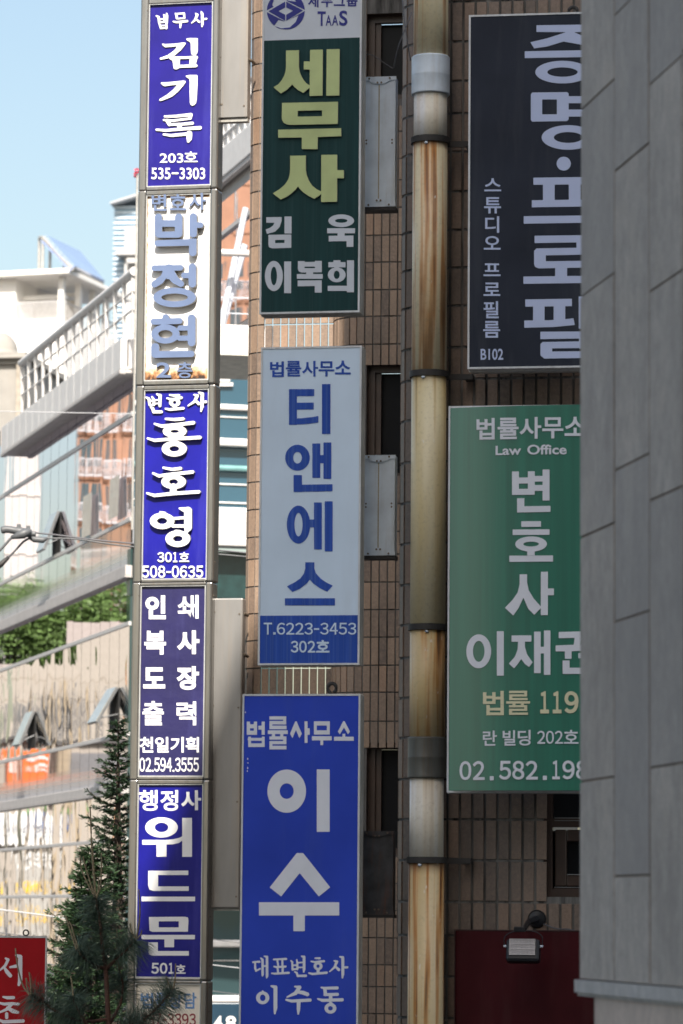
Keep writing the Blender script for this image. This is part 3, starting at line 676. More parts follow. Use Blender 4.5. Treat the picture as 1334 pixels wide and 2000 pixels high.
PG = Plane(1020, 1000, 20.7, 8.5)
grn = mat('green_flex_face', (0.008, 0.155, 0.1), 0.32, var=0.1, stretch=(6, 6, .1), scale=4, spec=1.0, coat=0.25)
t = sign_box('wall_sign', 'green upright law office sign with pale grey letters between drainpipe and stone wall', PG, 874.5, 1207, 1170, 791.5, 1548.5, 0.12, grn, alu, trimw, 'signs hung right of the drainpipe', bulge=True)
GC = (860, 780, 4.6); GD = (860, 1180, 4.6)
byeon2 = [('r', 654, 660, 716, 870), ('r', 797, 660, 859, 870), ('r', 654, 715, 859, 769), ('r', 654, 817, 859, 870), ('r', 930, 645, 992, 922), ('r', 850, 702, 940, 752), ('r', 850, 783, 940, 835), ('r', 700, 900, 765, 1026), ('p', [(700, 974), (1000, 970), (1000, 1024), (700, 1028)])]
ho2 = [('r', 738, 1107, 915, 1157), ('r', 660, 1180, 992, 1229), ('e', 826, 1311, 142, 68, 70, 22), ('r', 792, 1370, 859, 1420), ('r', 630, 1414, 1023, 1469)]
sa2 = [('p', [(723, 1582), (790, 1582), (790, 1660), (805, 1725), (850, 1800), (920, 1878), (855, 1945), (800, 1890), (757, 1790), (715, 1880), (665, 1950), (590, 1880), (660, 1810), (705, 1745), (723, 1670)]), ('r', 914, 1560, 977, 1948), ('r', 970, 1710, 1031, 1770)]
i2 = [('e', 352, 428, 113, 152, 53, 94), ('r', 517, 250, 580, 648)]
jae = [('r', 650, 289, 829, 345), ('p', [(709, 340), (770, 340), (770, 390), (790, 460), (840, 530), (808, 572), (770, 545), (737, 500), (710, 540), (672, 583), (626, 541), (680, 480), (705, 415)]), ('r', 853, 256, 913, 627), ('r', 942, 246, 1000, 643), ('r', 905, 392, 950, 451)]
gwon = [('p', [(1075, 260), (1270, 255), (1275, 330), (1262, 380), (1208, 380), (1218, 312), (1075, 315)]), ('p', [(1047, 380), (1350, 370), (1350, 425), (1190, 432), (1190, 500), (1130, 500), (1130, 433), (1047, 433)]), ('r', 1290, 240, 1350, 520), ('r', 1250, 450, 1300, 495), ('r', 1110, 515, 1172, 635), ('r', 1110, 580, 1370, 635)]
gl = [G(x, GC) for x in (byeon2, ho2)] + [G(sa2, GC)] + [G(x, GD) for x in (i2, jae, gwon)]
gl += [Tc(a, GC, x0, y0, x1, y1, .02) for a, x0, y0, x1, y1 in (('법', 332, 178, 497, 370), ('률', 524, 178, 713, 370), ('사', 722, 174, 917, 368), ('무', 927, 178, 1116, 366), ('소', 1127, 174, 1318, 345), ('Law', 505, 428, 737, 512), ('Office', 792, 422, 1145, 510))]
gl += [Tc(a, GD, x0, y0, x1, y1, .015) for a, x0, y0, x1, y1 in (('란', 390, 1140, 517, 1275), ('빌', 570, 1138, 686, 1275), ('딩', 706, 1135, 822, 1275), ('호', 1120, 1136, 1252, 1260))] + Td('202', GD, 877, 1144, 1115, 1260, .012) + Td('02', GD, 170, 1412, 412, 1582, .02) + Td('582', GD, 530, 1412, 892, 1580, .02) + Td('198', GD, 1005, 1410, 1345, 1578, .02) + [G([('r', 453, 1548, 489, 1586), ('r', 932, 1546, 968, 1584)], GD)]
letters(t, PG, gl, shadewhite)
letters(t, PG, [Tc(a, GD, x0, y0, x1, y1, wt) for a, x0, y0, x1, y1, wt in (('법', 391, 785, 580, 1002, .018), ('률', 602, 785, 817, 1000, .012))] + Td('119', GD, 895, 790, 1260, 988, .03), mat('cream_vinyl', (0.7, 0.66, 0.45), 0.4, var=0.03))


# ================================================================ GALVANISED BRACKETS between signs and wall corner
PK = NB.off(0.16)
def bracket(label, xl, xr, ya, yb, m, curve):
    ul = PK.hit(xl, (ya + yb) / 2)[0]; ur = PK.hit(xr, (ya + yb) / 2)[0]; xm = (xl + xr) / 2
    zt = PK.hit(xm, ya)[1]; zb = PK.hit(xm, yb)[1]; t = Thing('sign_bracket', label, 'bracket', PK, (ul + ur) / 2, zb, 'metal brackets holding the signs')
    mb = MB(); mb.box(ul, ur, 0.0, 0.1, zb, zt, 0.004); t.part('plate', mb, m)
    h = 0.022; wd = ur - ul; um = (ul + ur) / 2
    for sgn, z in ((-1, zt), (1, zb)):
        poly = [(ul - .004, z), (ul - .004, z + sgn * h)]
        for k in range(13):
            q = k / 12; poly.append((ul + wd * (0.14 + 0.72 * q), z + sgn * (h + curve * math.sin(math.pi * q))))
        poly += [(ur + .004, z + sgn * h), (ur + .004, z)]
        mb = MB(); mb.prism(poly, -0.006, -0.0005); fl = t.part('flange', mb, zinc if m is zinc else m)
        for q in (-.32, .32, 0.06, -.06):
            mb = MB(); bz = z + sgn * (0.011 if abs(q) > .2 else h + curve * 0.6)
            mb.tube([(um + q * wd, -0.006, bz), (um + q * wd, -0.012, bz)], 0.006, 8); t.part('bolt', mb, bolt_m, parent=fl)
    mb = MB(); mb.box(ul - .006, ur + .006, -0.003, 0.11, zb - 0.02, zb - .0005); mb.box(ul - .003, ul - .0005, -0.002, 0.1, zb, zt)
    t.part('base_rail', mb, darkm)
    if m is zinc:
        for q in (-.4, .4):
            for dz in (-.01, .01):
                mb = MB(); mb.tube([(um + q * wd, 0.0, (zt + zb) / 2 + dz), (um + q * wd, -0.003, (zt + zb) / 2 + dz)], 0.0055, 8); t.part('bolt', mb, bolt_m)
        mb = MB(); mb.box(um - 0.006, um + 0.001, -0.0012, -0.0002, zb + h + curve * .9, zt - h - curve * .9); t.part('rust_streak', mb, mat('rust_streak', (0.4, 0.36, 0.26), 0.6, var=0.1))
    return t
bracket('upper silvery galvanised bracket plate beside the dark green sign', 709.5, 772, 150, 404, zinc, 0.026)
bracket('middle galvanised bracket plate beside the pale blue white sign', 708.5, 771, 889, 1085, zinc, 0.024)
bracket('lowest dark rusty bracket plate beside the royal blue sign', 704.5, 768, 1623, 1786, rustm, 0.012)
def wire(name, label, pts, r, m, cat='cable', group=None, seg=6):
    mb = MB(); mb.tube(pts, r, seg); o = mb.build(name, m, None, True); return tag(o, label, cat, group)
cab = mat('dark_cable', (0.09, 0.09, 0.1), 0.5)
def curve3(pts, n=14):
    """catmull-rom through points"""
    P_ = [Vector(p) for p in pts]; P_ = [P_[0] * 2 - P_[1]] + P_ + [P_[-1] * 2 - P_[-2]]; out = []
    for i in range(1, len(P_) - 2):
        for k in range(n):
            t = k / n; a, b, c, d = P_[i - 1:i + 3]
            out.append(0.5 * ((2 * b) + (c - a) * t + (2 * a - 5 * b + 4 * c - d) * t * t + (3 * b - a - 3 * c + d) * t ** 3))
    out.append(P_[-2]); return out
Yc = 21.0
wire('cable', 'thin cable running down across the rounded tile corner to the upper bracket', curve3([W(784, -20, Yc), W(790, 40, Yc - .12), W(797, 90, Yc - .12), W(802, 118, Yc - .05)]), 0.0035, cab, group='loose cables by the upper bracket')
wire('cable', 'crossing cable rising from the upper bracket over the rounded tile corner', curve3([W(769, 132, Yc), W(776, 98, Yc - .1), W(790, 60, Yc - .12), W(804, 24, Yc - .05)]), 0.0035, cab, group='loose cables by the upper bracket')
wire('cable', 'sagging wire from the dark green sign to the top of the upper bracket', curve3([W(711, 106, Yc), W(728, 108, Yc), W(752, 124, Yc), W(768, 134, Yc)]), 0.003, cab, group='loose cables by the upper bracket')

# ================================================================ MAROON PANEL AND FLOODLIGHT
maroon = mat('maroon_panel', (0.05, 0.007, 0.01), 0.45, var=0.15, scale=3, dirt=(0.07, 0.03, 0.03), dirt_amt=0.35)
PM = NB.off(0.07)
ul = PM.hit(889, 1900)[0]; zt = PM.hit(1000, 1818)[1]
t = Thing('signboard', 'blank dark maroon signboard under the floodlight beside the stone wall', 'signboard', PM, ul, PM.hit(1000, 2150)[1])
mb = MB(); mb.box(ul, ul + 2.2, 0.0, 0.06, t.z0, zt, 0.006); t.part('board', mb, maroon)
mb = MB(); mb.box(ul - .006, ul - .0005, -0.004, 0.06, t.z0, zt); mb.box(ul - .006, ul + 2.2, -0.004, 0.06, zt + .0005, zt + .006); t.part('edging', mb, mat('dark_red_edge', (0.05, 0.02, 0.02), 0.5))
lampm = mat('black_lamp_metal', (0.015, 0.016, 0.02), 0.4, 0.3)
uL_, zL_ = NB.hit(1049, 1795)
fl = Thing('floodlight', 'small black floodlight on a bracket arm over the maroon signboard', 'floodlight', NB, uL_, zL_)
mb = MB()
for k, (r_, y) in enumerate([(0.053, 0), (0.055, -0.012), (0.046, -0.028)]): pass
cir = [(0.053, 0.0), (0.055, -0.01), (0.045, -0.03), (0.02, -0.036)]
vs = []; fs = []
for r_, y in cir:
    for k in range(20): a = 2 * math.pi * k / 20; vs.append((uL_ + r_ * math.cos(a), y, zL_ + r_ * math.sin(a)))
for i in range(3):
    for k in range(20): fs.append((i * 20 + k, i * 20 + (k + 1) % 20, (i + 1) * 20 + (k + 1) % 20, (i + 1) * 20 + k))
fs.append(tuple(range(60, 80))); mb.add(vs, fs); fl.part('base_plate', mb, lampm)
PF = NB.off(0.34)
uh, zh = PF.hit(1022, 1855); uj, zj = NB.off(0.3).hit(1017, 1815)
mb = MB(); mb.tube([(uL_, -0.03, zL_), (uL_ - 0.04, -0.12, zL_ - 0.02), (uj + .02, -0.3, zj), (uj, -0.33, zj)], [0.022, 0.016, 0.014, 0.014], 10); mb.box(uj - .035, uj + .03, -0.35, -0.31, zj - .016, zj + .016, 0.004); fl.part('arm', mb, lampm, smooth=False)
hw = 0.098
mb = MB(); yk = -0.34
mb.tube(curve3([(uh - hw - .012, yk, zh + 0.02), (uh - hw - .008, yk, zh + .075), (uh - .05, yk, zh + .105), (uh + .05, yk, zh + .108), (uh + hw + .008, yk, zh + .08), (uh + hw + .012, yk, zh + 0.03)], 6), 0.0035, 6); fl.part('yoke', mb, lampm)
# tilted head
def tilt(mb_, ang, cx, cy, cz):
    out = []
    for x, y, z in mb_.v:
        a, b = y - cy, z - cz; out.append((x, cy + a * math.cos(ang) - b * math.sin(ang), cz + a * math.sin(ang) + b * math.cos(ang)))
    mb_.v = out
ang = R(-14)
mb = MB(); mb.box(uh - hw, uh + hw, yk - .03, yk + .05, zh - .075, zh + .06, 0.018); tilt(mb, ang, 0, yk, zh); hd = fl.part('housing', mb, lampm)
mb = MB(); mb.box(uh - .078, uh + .072, yk - .034, yk - .0305, zh - .035, zh + .05); tilt(mb, ang, 0, yk, zh); fl.part('lens', mb, mat('lamp_lens', (0.16, 0.16, 0.18), 0.3, 0.3), parent=hd)
mb = MB()
for k in range(21): x = uh - .076 + k * .0073; mb.box(x - .0014, x + .0014, yk - .039, yk - .0345, zh - .038, zh + .053)
for z_ in (-.038, -.005, .024, .053): mb.box(uh - .078, uh + .072, yk - .042, yk - .0395, zh + z_ - .0013, zh + z_ + .0013)
tilt(mb, ang, 0, yk, zh); fl.part('grille', mb, mat('grille_wire', (0.4, 0.4, 0.42), 0.35, 0.5), parent=hd)
for sg in (-1, 1): mb = MB(); mb.tube([(uh + sg * (hw), yk, zh + .02), (uh + sg * (hw + .016), yk, zh + .02)], 0.007, 8); fl.part('knob', mb, zinc, parent=hd)
wire('cable', 'short black lamp cable lying along the top of the maroon signboard', curve3([NB.pt(uL_ + .04, .03, zL_ - .03), NB.pt(uL_ + .12, .05, zL_ - .055), NB.pt(uL_ + .2, .06, zL_ - .06), NB.pt(uL_ + .3, .05, zL_ - .085)], 8), 0.005, cab)

# ================================================================ TOWER OF STEEL FRAMED SIGN BOXES
PT = Plane(340, 1000, 31.0, 12.0)
uA = PT.hit(276.3, 1000)[0]; uB = PT.hit(402.9, 1000)[0]
XM = 340
def zT(y): return PT.hit(XM, y)[1]
blue_v = mat('violet_blue_panel', (0.0168, 0.0112, 0.21), 0.35, var=0.1, scale=2, dirt=(0.07, 0.07, 0.36), dirt_amt=0.3, spec=0.25)
blue_c = mat('bright_blue_panel', (0.01156, 0.01088, 0.272), 0.35, var=0.1, scale=2, dirt=(0.07, 0.07, 0.36), dirt_amt=0.3, spec=0.25)
blue_d = mat('navy_banner', (0.0168, 0.014, 0.0875), 0.4, var=0.15, scale=1.6, dirt=(0.06, 0.06, 0.2), dirt_amt=0.4, bmp=0.5)
blue_e = mat('ultramarine_panel', (0.00806, 0.00806, 0.2046), 0.35, var=0.1, scale=2, dirt=(0.07, 0.07, 0.36), dirt_amt=0.3, spec=0.25)
cream_p = mat('cream_panel', (0.82, 0.76, 0.64), 0.45, var=0.06)
ltblue = mat('light_blue_letter', (0.13, 0.18, 0.31), 0.35, var=0.05)
def rusty_white():
    m, n, b = new_mat('rust_edged_white_panel')
    tc = node(n, 'ShaderNodeTexCoord'); sx = node(n, 'ShaderNodeSeparateXYZ'); L(n, tc.outputs['Generated'], sx.inputs[0])
    f = noise(n, coords(n, (1, 1, 1)), 22, 5, 0.6); f2 = noise(n, coords(n, (1, 1, .3)), 9, 5, 0.6)
    def mth(op, a, b_):
        x = node(n, 'ShaderNodeMath', operation=op)
        for i, v in enumerate((a, b_)):
            if isinstance(v, (int, float)): x.inputs[i].default_value = v
            else: L(n, v, x.inputs[i])
        return x.outputs[0]
    ex = mth('MINIMUM', sx.outputs[0], mth('SUBTRACT', 1.0, sx.outputs[0])); ez = mth('MINIMUM', mth('MULTIPLY', sx.outputs[2], 1.05), mth('ADD', mth('MULTIPLY', mth('SUBTRACT', 1.0, sx.outputs[2]), 4.0), 0.002))
    e = mth('MINIMUM', mth('MULTIPLY', ex, 2.6), ez)
    e = mth('SUBTRACT', e, mth('MULTIPLY', mth('SUBTRACT', f, 0.42), 0.13))
    c = ramp(n, e, [(0.0, (0.03, 0.015, 0.01)), (0.012, (0.2, 0.08, 0.025)), (0.03, (0.5, 0.28, 0.13)), (0.055, (0.72, 0.58, 0.42)), (0.08, (0.82, 0.82, 0.82))])
    c = mix(n, ramp(n, f2, [(0.66, 0.0), (0.78, 0.55)]), c, (0.5, 0.3, 0.14))
    L(n, c, b.inputs['Base Color']); b.inputs['Roughness'].default_value = 0.5
    return m
white_r = rusty_white()
SD = 0.2
wl, wr = 0.072, 0.062           # stile widths
def tower_box(label, ya, yb, pa, pb, pm, shift=0.0, rec=0.035):
    zt, zb = zT(ya), zT(yb); pt_, pb_ = zT(pa), zT(pb)
    t = Thing('sign_box', label, 'sign box', PT, (uA + uB) / 2, zb, 'sign boxes stacked in one steel framed tower')
    a, b = uA + shift, uB + shift
    f = MB()
    f.box(a - wl, a, 0, SD, zb, zt, 0.012); f.box(b, b + wr, 0, SD, zb, zt, 0.016)
    f.box(a, b, 0.004, SD - .004, pt_, zt - .002, 0.006); f.box(a, b, 0.004, SD - .004, zb + .002, pb_, 0.006)
    t.part('frame', f, steel)
    e = MB(); h = 0.008
    for (x0, x1, z0, z1) in ((a, a + h, pb_, pt_), (b - h, b, pb_, pt_), (a + h, b - h, pb_, pb_ + h), (a + h, b - h, pt_ - h, pt_)): e.box(x0, x1, 0.012, rec, z0, z1)
    t.part('bead', e, alu)
    p_ = MB(); p_.box(a, b, rec, rec + 0.02, pb_, pt_); t.part('panel', p_, pm); t.rec = rec
    q = random.Random(ya)
    for k in range(5):
        s2 = MB(); s3 = MB(); z = zb + (zt - zb) * (k + .5 + q.uniform(-.2, .2)) / 5
        s2.tube([(b + wr - .001, 0.06, z), (b + wr + .004, 0.06, z)], 0.006, 6)
        s3.tube([(a - wl * .15, -0.001, z), (a - wl * .15, -0.004, z)], 0.005, 6)
        t.part('screw', s2, bolt_m); t.part('screw', s3, bolt_m)
    return t
def tl(t, datas, m, th=0.0018, each=False, name='lettering'):
    n0 = -t.rec + 0.0004
    if each:
        for d in datas: letters(t, PT, [d], m, th, n0, 'letter')
    else: letters(t, PT, datas, m, th, n0, name)

SLIM[0] = 0.88
t1 = tower_box('top violet blue sign box with a brush lettered name and number 203', -10, 370.5, 5, 363, blue_v)
gimB = [('p', [(293, 412), (300, 408), (330, 413), (420, 408), (490, 398), (515, 400), (516, 410), (500, 432), (470, 470), (410, 520), (350, 545), (285, 558), (273, 550), (280, 540), (350, 515), (410, 470), (435, 440), (430, 433), (360, 440), (325, 443), (308, 430)]),
        ('p', [(520, 362), (545, 357), (620, 357), (628, 362), (628, 470), (622, 500), (605, 517), (585, 517), (570, 508), (565, 490), (562, 400), (548, 388), (525, 375)]),
        ('p', [(362, 540), (375, 530), (420, 528), (520, 528), (600, 520), (622, 522), (630, 535), (620, 560), (610, 600), (625, 605), (625, 620), (610, 628), (540, 630), (460, 632), (440, 645), (420, 648), (405, 640), (398, 600), (393, 565), (370, 555)]), ('h', [(462, 552), (552, 548), (550, 603), (460, 606)])]
giB = [('p', [(283, 775), (292, 768), (330, 768), (420, 760), (490, 752), (512, 754), (516, 766), (500, 790), (450, 850), (390, 900), (330, 925), (285, 942), (268, 935), (275, 922), (340, 885), (400, 835), (435, 795), (425, 790), (360, 798), (320, 805), (300, 795)]),
       ('p', [(515, 708), (545, 700), (615, 700), (626, 706), (625, 800), (618, 920), (612, 960), (595, 980), (575, 985), (562, 978), (555, 955), (552, 870), (553, 760), (548, 735), (525, 722)])]
rok = [H((322, 1085, 11), (420, 1083, 14), (565, 1068, 17)), H((566, 1070, 17), (558, 1098, 16)), H((312, 1118, 10), (400, 1124, 12), (560, 1104, 12)), H((345, 1125, 20), (365, 1158, 20)), H((365, 1160, 14), (470, 1158, 14), (578, 1148, 16)), H((455, 1165, 24), (460, 1190, 24)), H((245, 1208, 11), (330, 1215, 14), (500, 1200, 16), (650, 1190, 18)), H((310, 1252, 10), (380, 1262, 15), (560, 1245, 17)), H((550, 1245, 30), (548, 1290, 28), (540, 1315, 15))]
beopS = [H((242, 150, 8), (262, 160, 12), (268, 208, 12)), H((312, 140, 8), (318, 165, 10), (316, 205, 11)), H((268, 180, 8), (314, 178, 8)), H((270, 208, 9), (312, 206, 9)), H((338, 128, 8), (340, 150, 14), (338, 215, 12)), H((316, 190, 7), (338, 190, 7)), H((270, 222, 9), (285, 262, 13)), H((334, 222, 11), (335, 262, 13)), H((280, 240, 7), (334, 238, 7)), H((285, 265, 8), (335, 262, 8))]
muS = [H((420, 128, 8), (430, 145, 12), (432, 172, 11)), H((426, 130, 8), (500, 126, 10), (502, 170, 11)), H((435, 175, 8), (502, 172, 8)), H((400, 202, 8), (430, 208, 11), (528, 198, 12)), H((468, 210, 15), (464, 258, 8))]
saS = [H((608, 128, 8), (622, 140, 14), (600, 190, 11), (570, 215, 6)), H((612, 180, 8), (640, 205, 12)), H((660, 112, 8), (668, 130, 14), (670, 225, 13), (666, 248, 7)), H((675, 180, 9), (708, 176, 10))]
tl(t1, [G(x, C8) for x in (gimB, giB, rok)], whitev, 0.012, each=True)
tl(t1, [G(x, C8) for x in (beopS, muS, saS)], whitev, 0.008)
tl(t1, [Tc('203', C8, 273, 1428, 492, 1515, .012), Tc('호', C8, 500, 1410, 625, 1508, .015), Tc('535−3303', C8, 195, 1560, 695, 1668, .012)], whitev, 0.006)

SLIM[0] = 0.95
t2 = tower_box('rust edged white sign box with raised pale blue letters', 370.5, 751, 379, 742.5, white_r)
bak = [H((275, 318, 36), (275, 470, 36)), H((463, 318, 37), (463, 470, 37)), H((275, 375, 33), (463, 375, 33)), ('r', 275, 455, 463, 508), H((275, 480, 28), (463, 474, 28)), H((598, 315, 37), (598, 470, 37)), H((598, 390, 28), (665, 390, 28)), H((266, 560, 30), (590, 550, 33)), ('r', 560, 516, 629, 560), H((594, 560, 36), (594, 645, 37))]
jeong = [H((236, 790, 28), (480, 786, 28)), H((372, 800, 50), (330, 880, 38), (238, 940, 32)), H((370, 820, 50), (430, 900, 38), (485, 936, 30)), ('h', [(348, 884), (300, 950), (340, 965), (420, 965), (400, 930)]), H((590, 782, 37), (590, 935, 37)), H((512, 857, 28), (590, 857, 28)), ('e', 425, 1062, 199, 91, 123, 36)]
hyeon = [H((343, 1250, 34), (343, 1275, 34)), H((230, 1287, 30), (470, 1280, 30)), ('e', 340, 1402, 132, 89, 66, 37), H((583, 1255, 38), (583, 1480, 38)), H((475, 1346, 25), (583, 1345, 25)), H((470, 1440, 25), (583, 1440, 25)), H((245, 1525, 40), (245, 1585, 40)), H((245, 1592, 33), (580, 1586, 31))]
tl(t2, [G(x, C2) for x in (bak, jeong, hyeon)], ltblue, 0.06, each=True)
tl(t2, [Tc('변', C2, 203, 100, 342, 252, .02), Tc('호', C2, 372, 98, 522, 246, .02), Tc('사', C2, 550, 86, 706, 242, .02), Tc('2', C2, 246, 1660, 382, 1802, .02), Tc('층', C2, 440, 1658, 582, 1806, .015)], ltblue, 0.03, each=True)

SLIM[0] = 0.86
t3 = tower_box('bright blue sign box with thick raised white brush letters', 752, 1137, 760, 1131, blue_c, 0.006)
hong = [H((340, 330, 12), (420, 336, 16), (500, 330, 16)), H((236, 376, 11), (300, 398, 17), (450, 384, 18), (595, 366, 19)), ('e', 422, 446, 110, 60, 39, 15), H((422, 490, 32), (425, 515, 30)), H((172, 512, 11), (235, 530, 16), (420, 515, 18), (655, 503, 19)), ('e', 418, 608, 116, 72, 46, 26), H((405, 535, 10), (425, 550, 14))]
ho6 = [H((318, 784, 12), (400, 800, 16), (475, 790, 17)), H((222, 836, 12), (275, 860, 17), (430, 840, 18), (588, 824, 18)), ('e', 412, 915, 114, 66, 42, 25), H((410, 960, 35), (408, 1010, 35)), H((165, 1020, 11), (235, 1042, 17), (420, 1022, 19), (645, 1008, 18))]
yeong = [('e', 305, 1278, 114, 76, 48, 29), H((288, 1196, 10), (330, 1205, 14)), H((468, 1162, 10), (545, 1182, 40), (545, 1340, 40), (525, 1388, 14)), H((415, 1255, 15), (520, 1248, 15)), H((405, 1325, 17), (520, 1325, 16)), ('e', 451, 1443, 115, 77, 45, 27), H((432, 1370, 12), (470, 1375, 14))]
byS = [H((150, 128, 9), (175, 140, 15), (185, 198, 14)), H((205, 122, 9), (222, 150, 13), (222, 195, 14)), H((180, 160, 10), (222, 158, 10)), H((185, 200, 11), (222, 198, 11)), H((250, 98, 9), (280, 110, 17), (278, 205, 15)), H((230, 155, 8), (275, 150, 8)), H((230, 185, 8), (275, 182, 8)), H((195, 220, 10), (212, 232, 16), (220, 262, 16), (292, 262, 15))]
hoS = [H((370, 105, 9), (410, 110, 13), (455, 108, 13)), H((345, 135, 9), (390, 146, 13), (478, 130, 14)), ('e', 415, 175, 52, 40, 17, 16), H((415, 205, 18), (415, 230, 18)), H((330, 232, 9), (370, 240, 14), (495, 228, 14))]
saS2 = [H((595, 102, 8), (625, 112, 18), (600, 165, 14), (540, 205, 7)), H((612, 160, 12), (640, 185, 17)), H((640, 82, 9), (672, 95, 18), (670, 215, 17), (660, 255, 8)), H((678, 172, 12), (705, 168, 14))]
tl(t3, [G(x, C1) for x in (hong, ho6, yeong)], whitev, 0.045, each=True)
tl(t3, [G(x, C1) for x in (byS, hoS, saS2)], whitev, 0.02, each=True)
tl(t3, Td('301', C1, 248, 1565, 448, 1658, .022) + [Tc('호', C1, 455, 1565, 548, 1655, .02)] + Td('508-0635', C1, 105, 1690, 682, 1802, .022), whitev, 0.012)

SLIM[0] = 1.0
t4 = tower_box('navy banner sign box with eight white syllables in two columns', 1137, 1523, 1143, 1516.5, blue_d)
tl(t4, [Tc(a, C3, x0, y0, x1, y1, wt) for a, x0, y0, x1, y1, wt in (('인', 138, 108, 328, 330, .045), ('쇄', 438, 105, 633, 325, .022), ('복', 128, 438, 330, 660, .035), ('사', 433, 435, 640, 655, .045), ('도', 118, 778, 322, 974, .045), ('장', 428, 768, 636, 987, .04), ('출', 112, 1092, 310, 1317, .025), ('력', 428, 1095, 610, 1317, .02))], whitev)
tl(t4, [Tc(a, C3, x0, y0, x1, y1, .025) for a, x0, y0, x1, y1 in (('천', 86, 1425, 212, 1570), ('일', 228, 1425, 355, 1570), ('기', 370, 1425, 495, 1570), ('획', 512, 1425, 636, 1570))] + Td('02.594.3555', C3, 80, 1618, 638, 1748, .015), whitev)

t5 = tower_box('ultramarine sign box with wide white letters and number 501', 1523, 1915, 1531, 1910, blue_e)
wi = [('e', 302, 464, 127, 79, 53, 37), ('p', [(152, 562), (330, 562), (400, 556), (440, 546), (466, 532), (466, 565), (440, 585), (390, 597), (152, 599)]), ('r', 263, 595, 341, 693), ('r', 464, 390, 540, 694)]
deu = [('p', [(198, 803), (512, 801), (512, 836), (275, 836), (275, 925), (515, 925), (515, 960), (235, 960), (208, 950), (198, 920)]), ('r', 146, 1005, 564, 1041)]
mun = [('p', [(204, 1164), (485, 1162), (508, 1168), (513, 1190), (508, 1279), (230, 1280), (208, 1270)]), ('h', [(280, 1198), (437, 1197), (437, 1245), (280, 1245)]), ('r', 145, 1304, 563, 1338), ('r', 325, 1330, 400, 1400), ('p', [(198, 1362), (273, 1362), (273, 1430), (515, 1430), (515, 1466), (230, 1466), (203, 1455)])]
tl(t5, [G(x, C4) for x in (wi, deu, mun)] + [Tc('행', C4, 125, 172, 272, 335, .018), Tc('정', C4, 293, 172, 432, 335, .022), Tc('사', C4, 455, 174, 612, 330, .03)], whitev)
tl(t5, Td('501', C4, 218, 1522, 405, 1608, .03) + [Tc('호', C4, 415, 1535, 490, 1607, .025)], whitev)

t6 = tower_box('bottom cream sign box with light blue words and dark red digits behind the pine', 1915, 2120, 1921, 2112, cream_p)
tl(t6, [Tc(a, C4, x0, 1755, x1, 1880, .02) for a, x0, x1 in (('법', 140, 238), ('률', 252, 345), ('상', 362, 462), ('담', 478, 575))], mat('sky_blue_letter', (0.16, 0.32, 0.62), 0.4))
tl(t6, Td('537-3393', C4, 135, 1918, 573, 2012, .015), mat('dark_red_letter', (0.3, 0.02, 0.03), 0.4))

# stainless connector panels between the tower and the tiled pier
PC = PT.off(-0.1)
def conn(label, xl, xr, yref, ya, yb, rnd):
    ul = PC.hit(xl, yref)[0]; ur = PC.hit(xr, yref)[0]; xm = (xl + xr) / 2; zt = PC.hit(xm, ya)[1]; zb = PC.hit(xm, yb)[1]
    t = Thing('steel_connector', label, 'metal panel', PC, (ul + ur) / 2, zb, 'steel panels joining the sign tower to the building')
    mb = MB(); N = 10; vs = []
    mb.box(ul, ur, 0.0, 0.12, zb, zt, 0.014 if rnd else 0.004); t.part('panel', mb, steel_p)
    n = max(2, int((zt - zb) / 0.55))
    for k in range(n):
        mb = MB(); m2 = MB(); z = zb + 0.12 + (zt - zb - 0.24) * k / (n - 1)
        mb.tube([(ul + .03, 0, z), (ul + .03, -0.006, z)], 0.008, 8); m2.tube([(ur - .03, 0, z - .02), (ur - .03, -0.006, z - .02)], 0.008, 8); t.part('screw', mb, bolt_m); t.part('screw', m2, bolt_m)
    mb = MB(); mb.box(ul + .01, ur - .002, 0.02, 0.1, zb - 0.035, zb - .001) if not rnd else mb.box(ul + .05, ur - .01, 0.03, 0.1, zb - 0.02, zb - .001); t.part('bottom_lip', mb, sideg)
steel_p = mat('brushed_panel_steel', (0.27, 0.2625, 0.2513), 0.42, 0.35, var=0.12, scale=1.2, stretch=(3, 3, .6), dirt=(0.34, 0.25, 0.16), dirt_amt=0.4, bmp=0.05)
conn('upper stainless panel between the sign tower and the tiled pier', 428, 484, 116, -40, 229, False)
conn('lower stainless panel with rounded foot between the sign tower and the tiled pier', 409, 471, 1480, 1168, 1774, True)
for i, (x, y) in enumerate(((484, 119), (470, 1199), (470, 1279), (468, 1664))):
    a = W(x, y, 31.05)
    mb = MB(); mb.tube([a + Vector((-.02, -.05, .01)), a + Vector((0.03, -.02, 0)), a + Vector((.06, .05, -.01))], [.006, .014, .014], 8)
    tag(mb.build('anchor_bolt', bolt_m), ('small anchor bolt beside the upper stainless panel', 'anchor bolt near the top of the lower stainless panel', 'second anchor bolt below the top of the lower stainless panel', 'anchor bolt near the foot of the lower stainless panel')[i], 'bolt', 'anchor bolts on the tiled pier')

